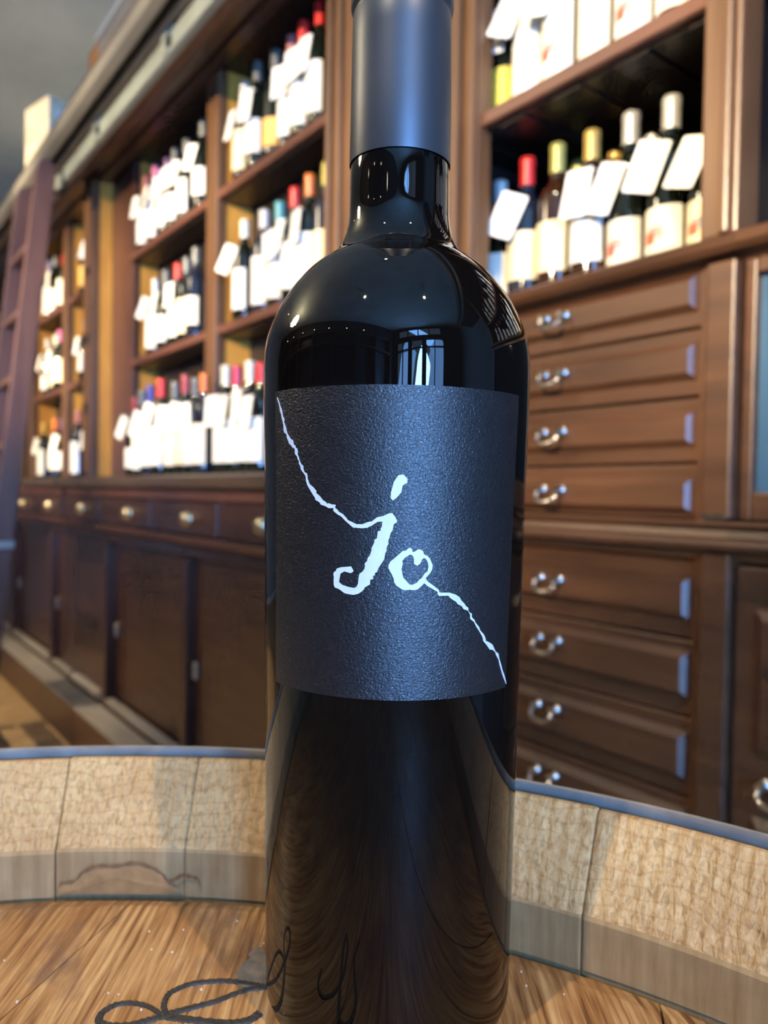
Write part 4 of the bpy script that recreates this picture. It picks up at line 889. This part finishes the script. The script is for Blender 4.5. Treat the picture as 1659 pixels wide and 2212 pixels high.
# ------------------------------------------------------------------ lamps
def spot_lamp(u, n, tu, tn, tz, power, size=62, soft=0.03, label='', z=None):
    """a black can lamp on a stem: hung from the ceiling, or standing on the opposite shelving when z is given"""
    zl = ZC - 0.16 if z is None else z
    q = W(tu, tn, tz)
    th = Thing('spotlight', (0, 0, 0), label, 'lamp', 'spotlights of the shop', wall=False)
    th.o.location = W(u, n, zl)
    d = (q - th.o.location).normalized()
    th.part('stem', MB().lathe([(0.008, 0.03), (0.008, 0.159)] if z is None else [(0.03, -0.119), (0.03, -0.11), (0.008, -0.105), (0.008, -0.03)], 10), M['iron'])
    rot = d.to_track_quat('-Z', 'Y').to_matrix()
    can = MB().lathe([(0.034, -0.055), (0.036, -0.05), (0.036, 0.04), (0.02, 0.055)], 18)
    can.v = [tuple(rot @ Vector(v)) for v in can.v]
    th.part('can', can, M['iron'], sm=True)
    bulb = MB().lathe([(0.0005, -0.0575), (0.022, -0.0575), (0.022, -0.0555)], 18)
    bulb.v = [tuple(rot @ Vector(v)) for v in bulb.v]
    th.part('lens', bulb, M['lamp'])
    ld = bpy.data.lights.new('spot_beam', 'SPOT'); ld.energy = power; ld.color = WARM; ld.spot_size = math.radians(size); ld.spot_blend = 0.7; ld.shadow_soft_size = soft
    lo_ = bpy.data.objects.new('spot_beam', ld); COL.objects.link(lo_); lo_.parent = th.o
    lo_.matrix_local = Matrix.Translation(d * 0.075) @ d.to_track_quat('-Z', 'Y').to_matrix().to_4x4()
M['lamp'] = plain('lit_lamp_lens', (1, 0.9, 0.75), 0.4, emit=(1.0, 0.82, 0.6), estr=60)
ORD8 = ['first', 'second', 'third', 'fourth', 'fifth', 'sixth', 'seventh', 'eighth', 'ninth', 'tenth', 'last']
for i, (u, n, z, tu, tn, tz, pw, cone, soft) in enumerate([
        (-3.4, -3.1, 2.62, -4.6, 1.0, 1.70, 1500, 24, .02), (-2.4, -3.1, 2.62, -3.75, 1.0, 1.70, 1500, 23, .02), (-1.5, -3.1, 2.62, -2.85, 1.0, 1.72, 1500, 23, .02), (-0.6, -3.1, 2.62, -1.98, 1.0, 1.75, 1500, 23, .02),
        (0.35, -3.1, 2.62, -0.92, 1.0, 1.58, 1500, 21, .02), (1.3, -3.1, 2.62, 0.1, 1.0, 1.7, 900, 22, .02),
        (0.11, -1.2, None, -0.34, 0.19, 0.92, 138, 15, .02), (1.14, 0.03, None, -0.29, 0.25, 0.92, 138, 15, .02), (-3.6, -0.9, None, -3.8, 0.3, 0.0, 330, 50, .03), (-0.45, 0.05, None, -0.85, 1.0, 1.15, 130, 40, .03),
        (-4.4, -3.1, 2.62, -3.58, 0.75, 2.52, 900, 9, .02)]):
    spot_lamp(u, n, tu, tn, tz, pw, cone, soft, z=z, label=ORD8[i] + (' black spotlight, standing on the opposite shelving' if z else ' black spotlight, hanging from the ceiling'))
for m_ in (M['lamp'],): m_.cycles.emission_sampling = 'NONE'
# chandelier over the middle of the shop, behind the left edge of the picture
ch = Thing('chandelier', (-2.8, -1.7, 2.6), 'brass chandelier with six lit bulbs hanging behind the camera', 'lamp')
ch.part('rod', MB().tube([(-2.8, -1.7, 2.72), (-2.8, -1.7, ZC)], 0.008), M['brass'])
for k in range(6):
    a = 2 * PI * k / 6; x, y = -2.8 + 0.26 * math.cos(a), -1.7 + 0.26 * math.sin(a)
    ch.part('arm', MB().tube([(-2.8, -1.7, 2.73), ((-2.8 + x) / 2, (-1.7 + y) / 2, 2.66), (x, y, 2.70)], 0.007), M['brass'], sm=True)
    l = MB().lathe([(0.001, -0.03), (0.018, -0.025), (0.026, 0.0), (0.018, 0.025), (0.001, 0.03)], 14, cap=False)
    ch.part('bulb', MB().add([(x + v[0], y + v[1], 2.74 + v[2]) for v in l.v], l.f), M['bulb'] if 'bulb' in M else M.setdefault('bulb', plain('lit_bulb', (1, 0.9, 0.75), 0.4, emit=(1.0, 0.78, 0.5), estr=40)), sm=True)
cl = bpy.data.lights.new('chandelier_glow', 'POINT'); cl.energy = 110; cl.color = WARM; cl.shadow_soft_size = 0.25
clo = bpy.data.objects.new('chandelier_glow', cl); COL.objects.link(clo); clo.location = W(-2.8, -1.7, 2.86)
M['bulb'].cycles.emission_sampling = 'NONE'
# unseen fill lamps added behind the cornice to brighten the ceiling
for u, w_ in ((-5.2, 'farther'), (-4.1, 'nearer')):
    cv = Thing('added_ceiling_lamp', (u, 1.16, 2.398), 'small ' + w_ + ' fill lamp added unseen behind the cornice to brighten the ceiling', 'lamp')
    cv.part('base', MB().box(u - 0.05, u + 0.05, 1.12, 1.20, 2.3985, 2.43), M['iron'])
    l = MB().lathe([(0.001, 0.0), (0.02, 0.01), (0.028, 0.035), (0.018, 0.06), (0.001, 0.066)], 14, cap=False)
    cv.part('bulb', MB().add([(u + x, 1.16 + y, 2.43 + z) for x, y, z in l.v], l.f), M['bulb'], sm=True)
    d = bpy.data.lights.new('added_ceiling_fill', 'POINT'); d.energy = 2.2; d.color = (1.0, 0.88, 0.66); d.shadow_soft_size = 0.06
    o = bpy.data.objects.new('added_ceiling_fill', d); COL.objects.link(o); o.location = W(u, 1.10, 2.58)
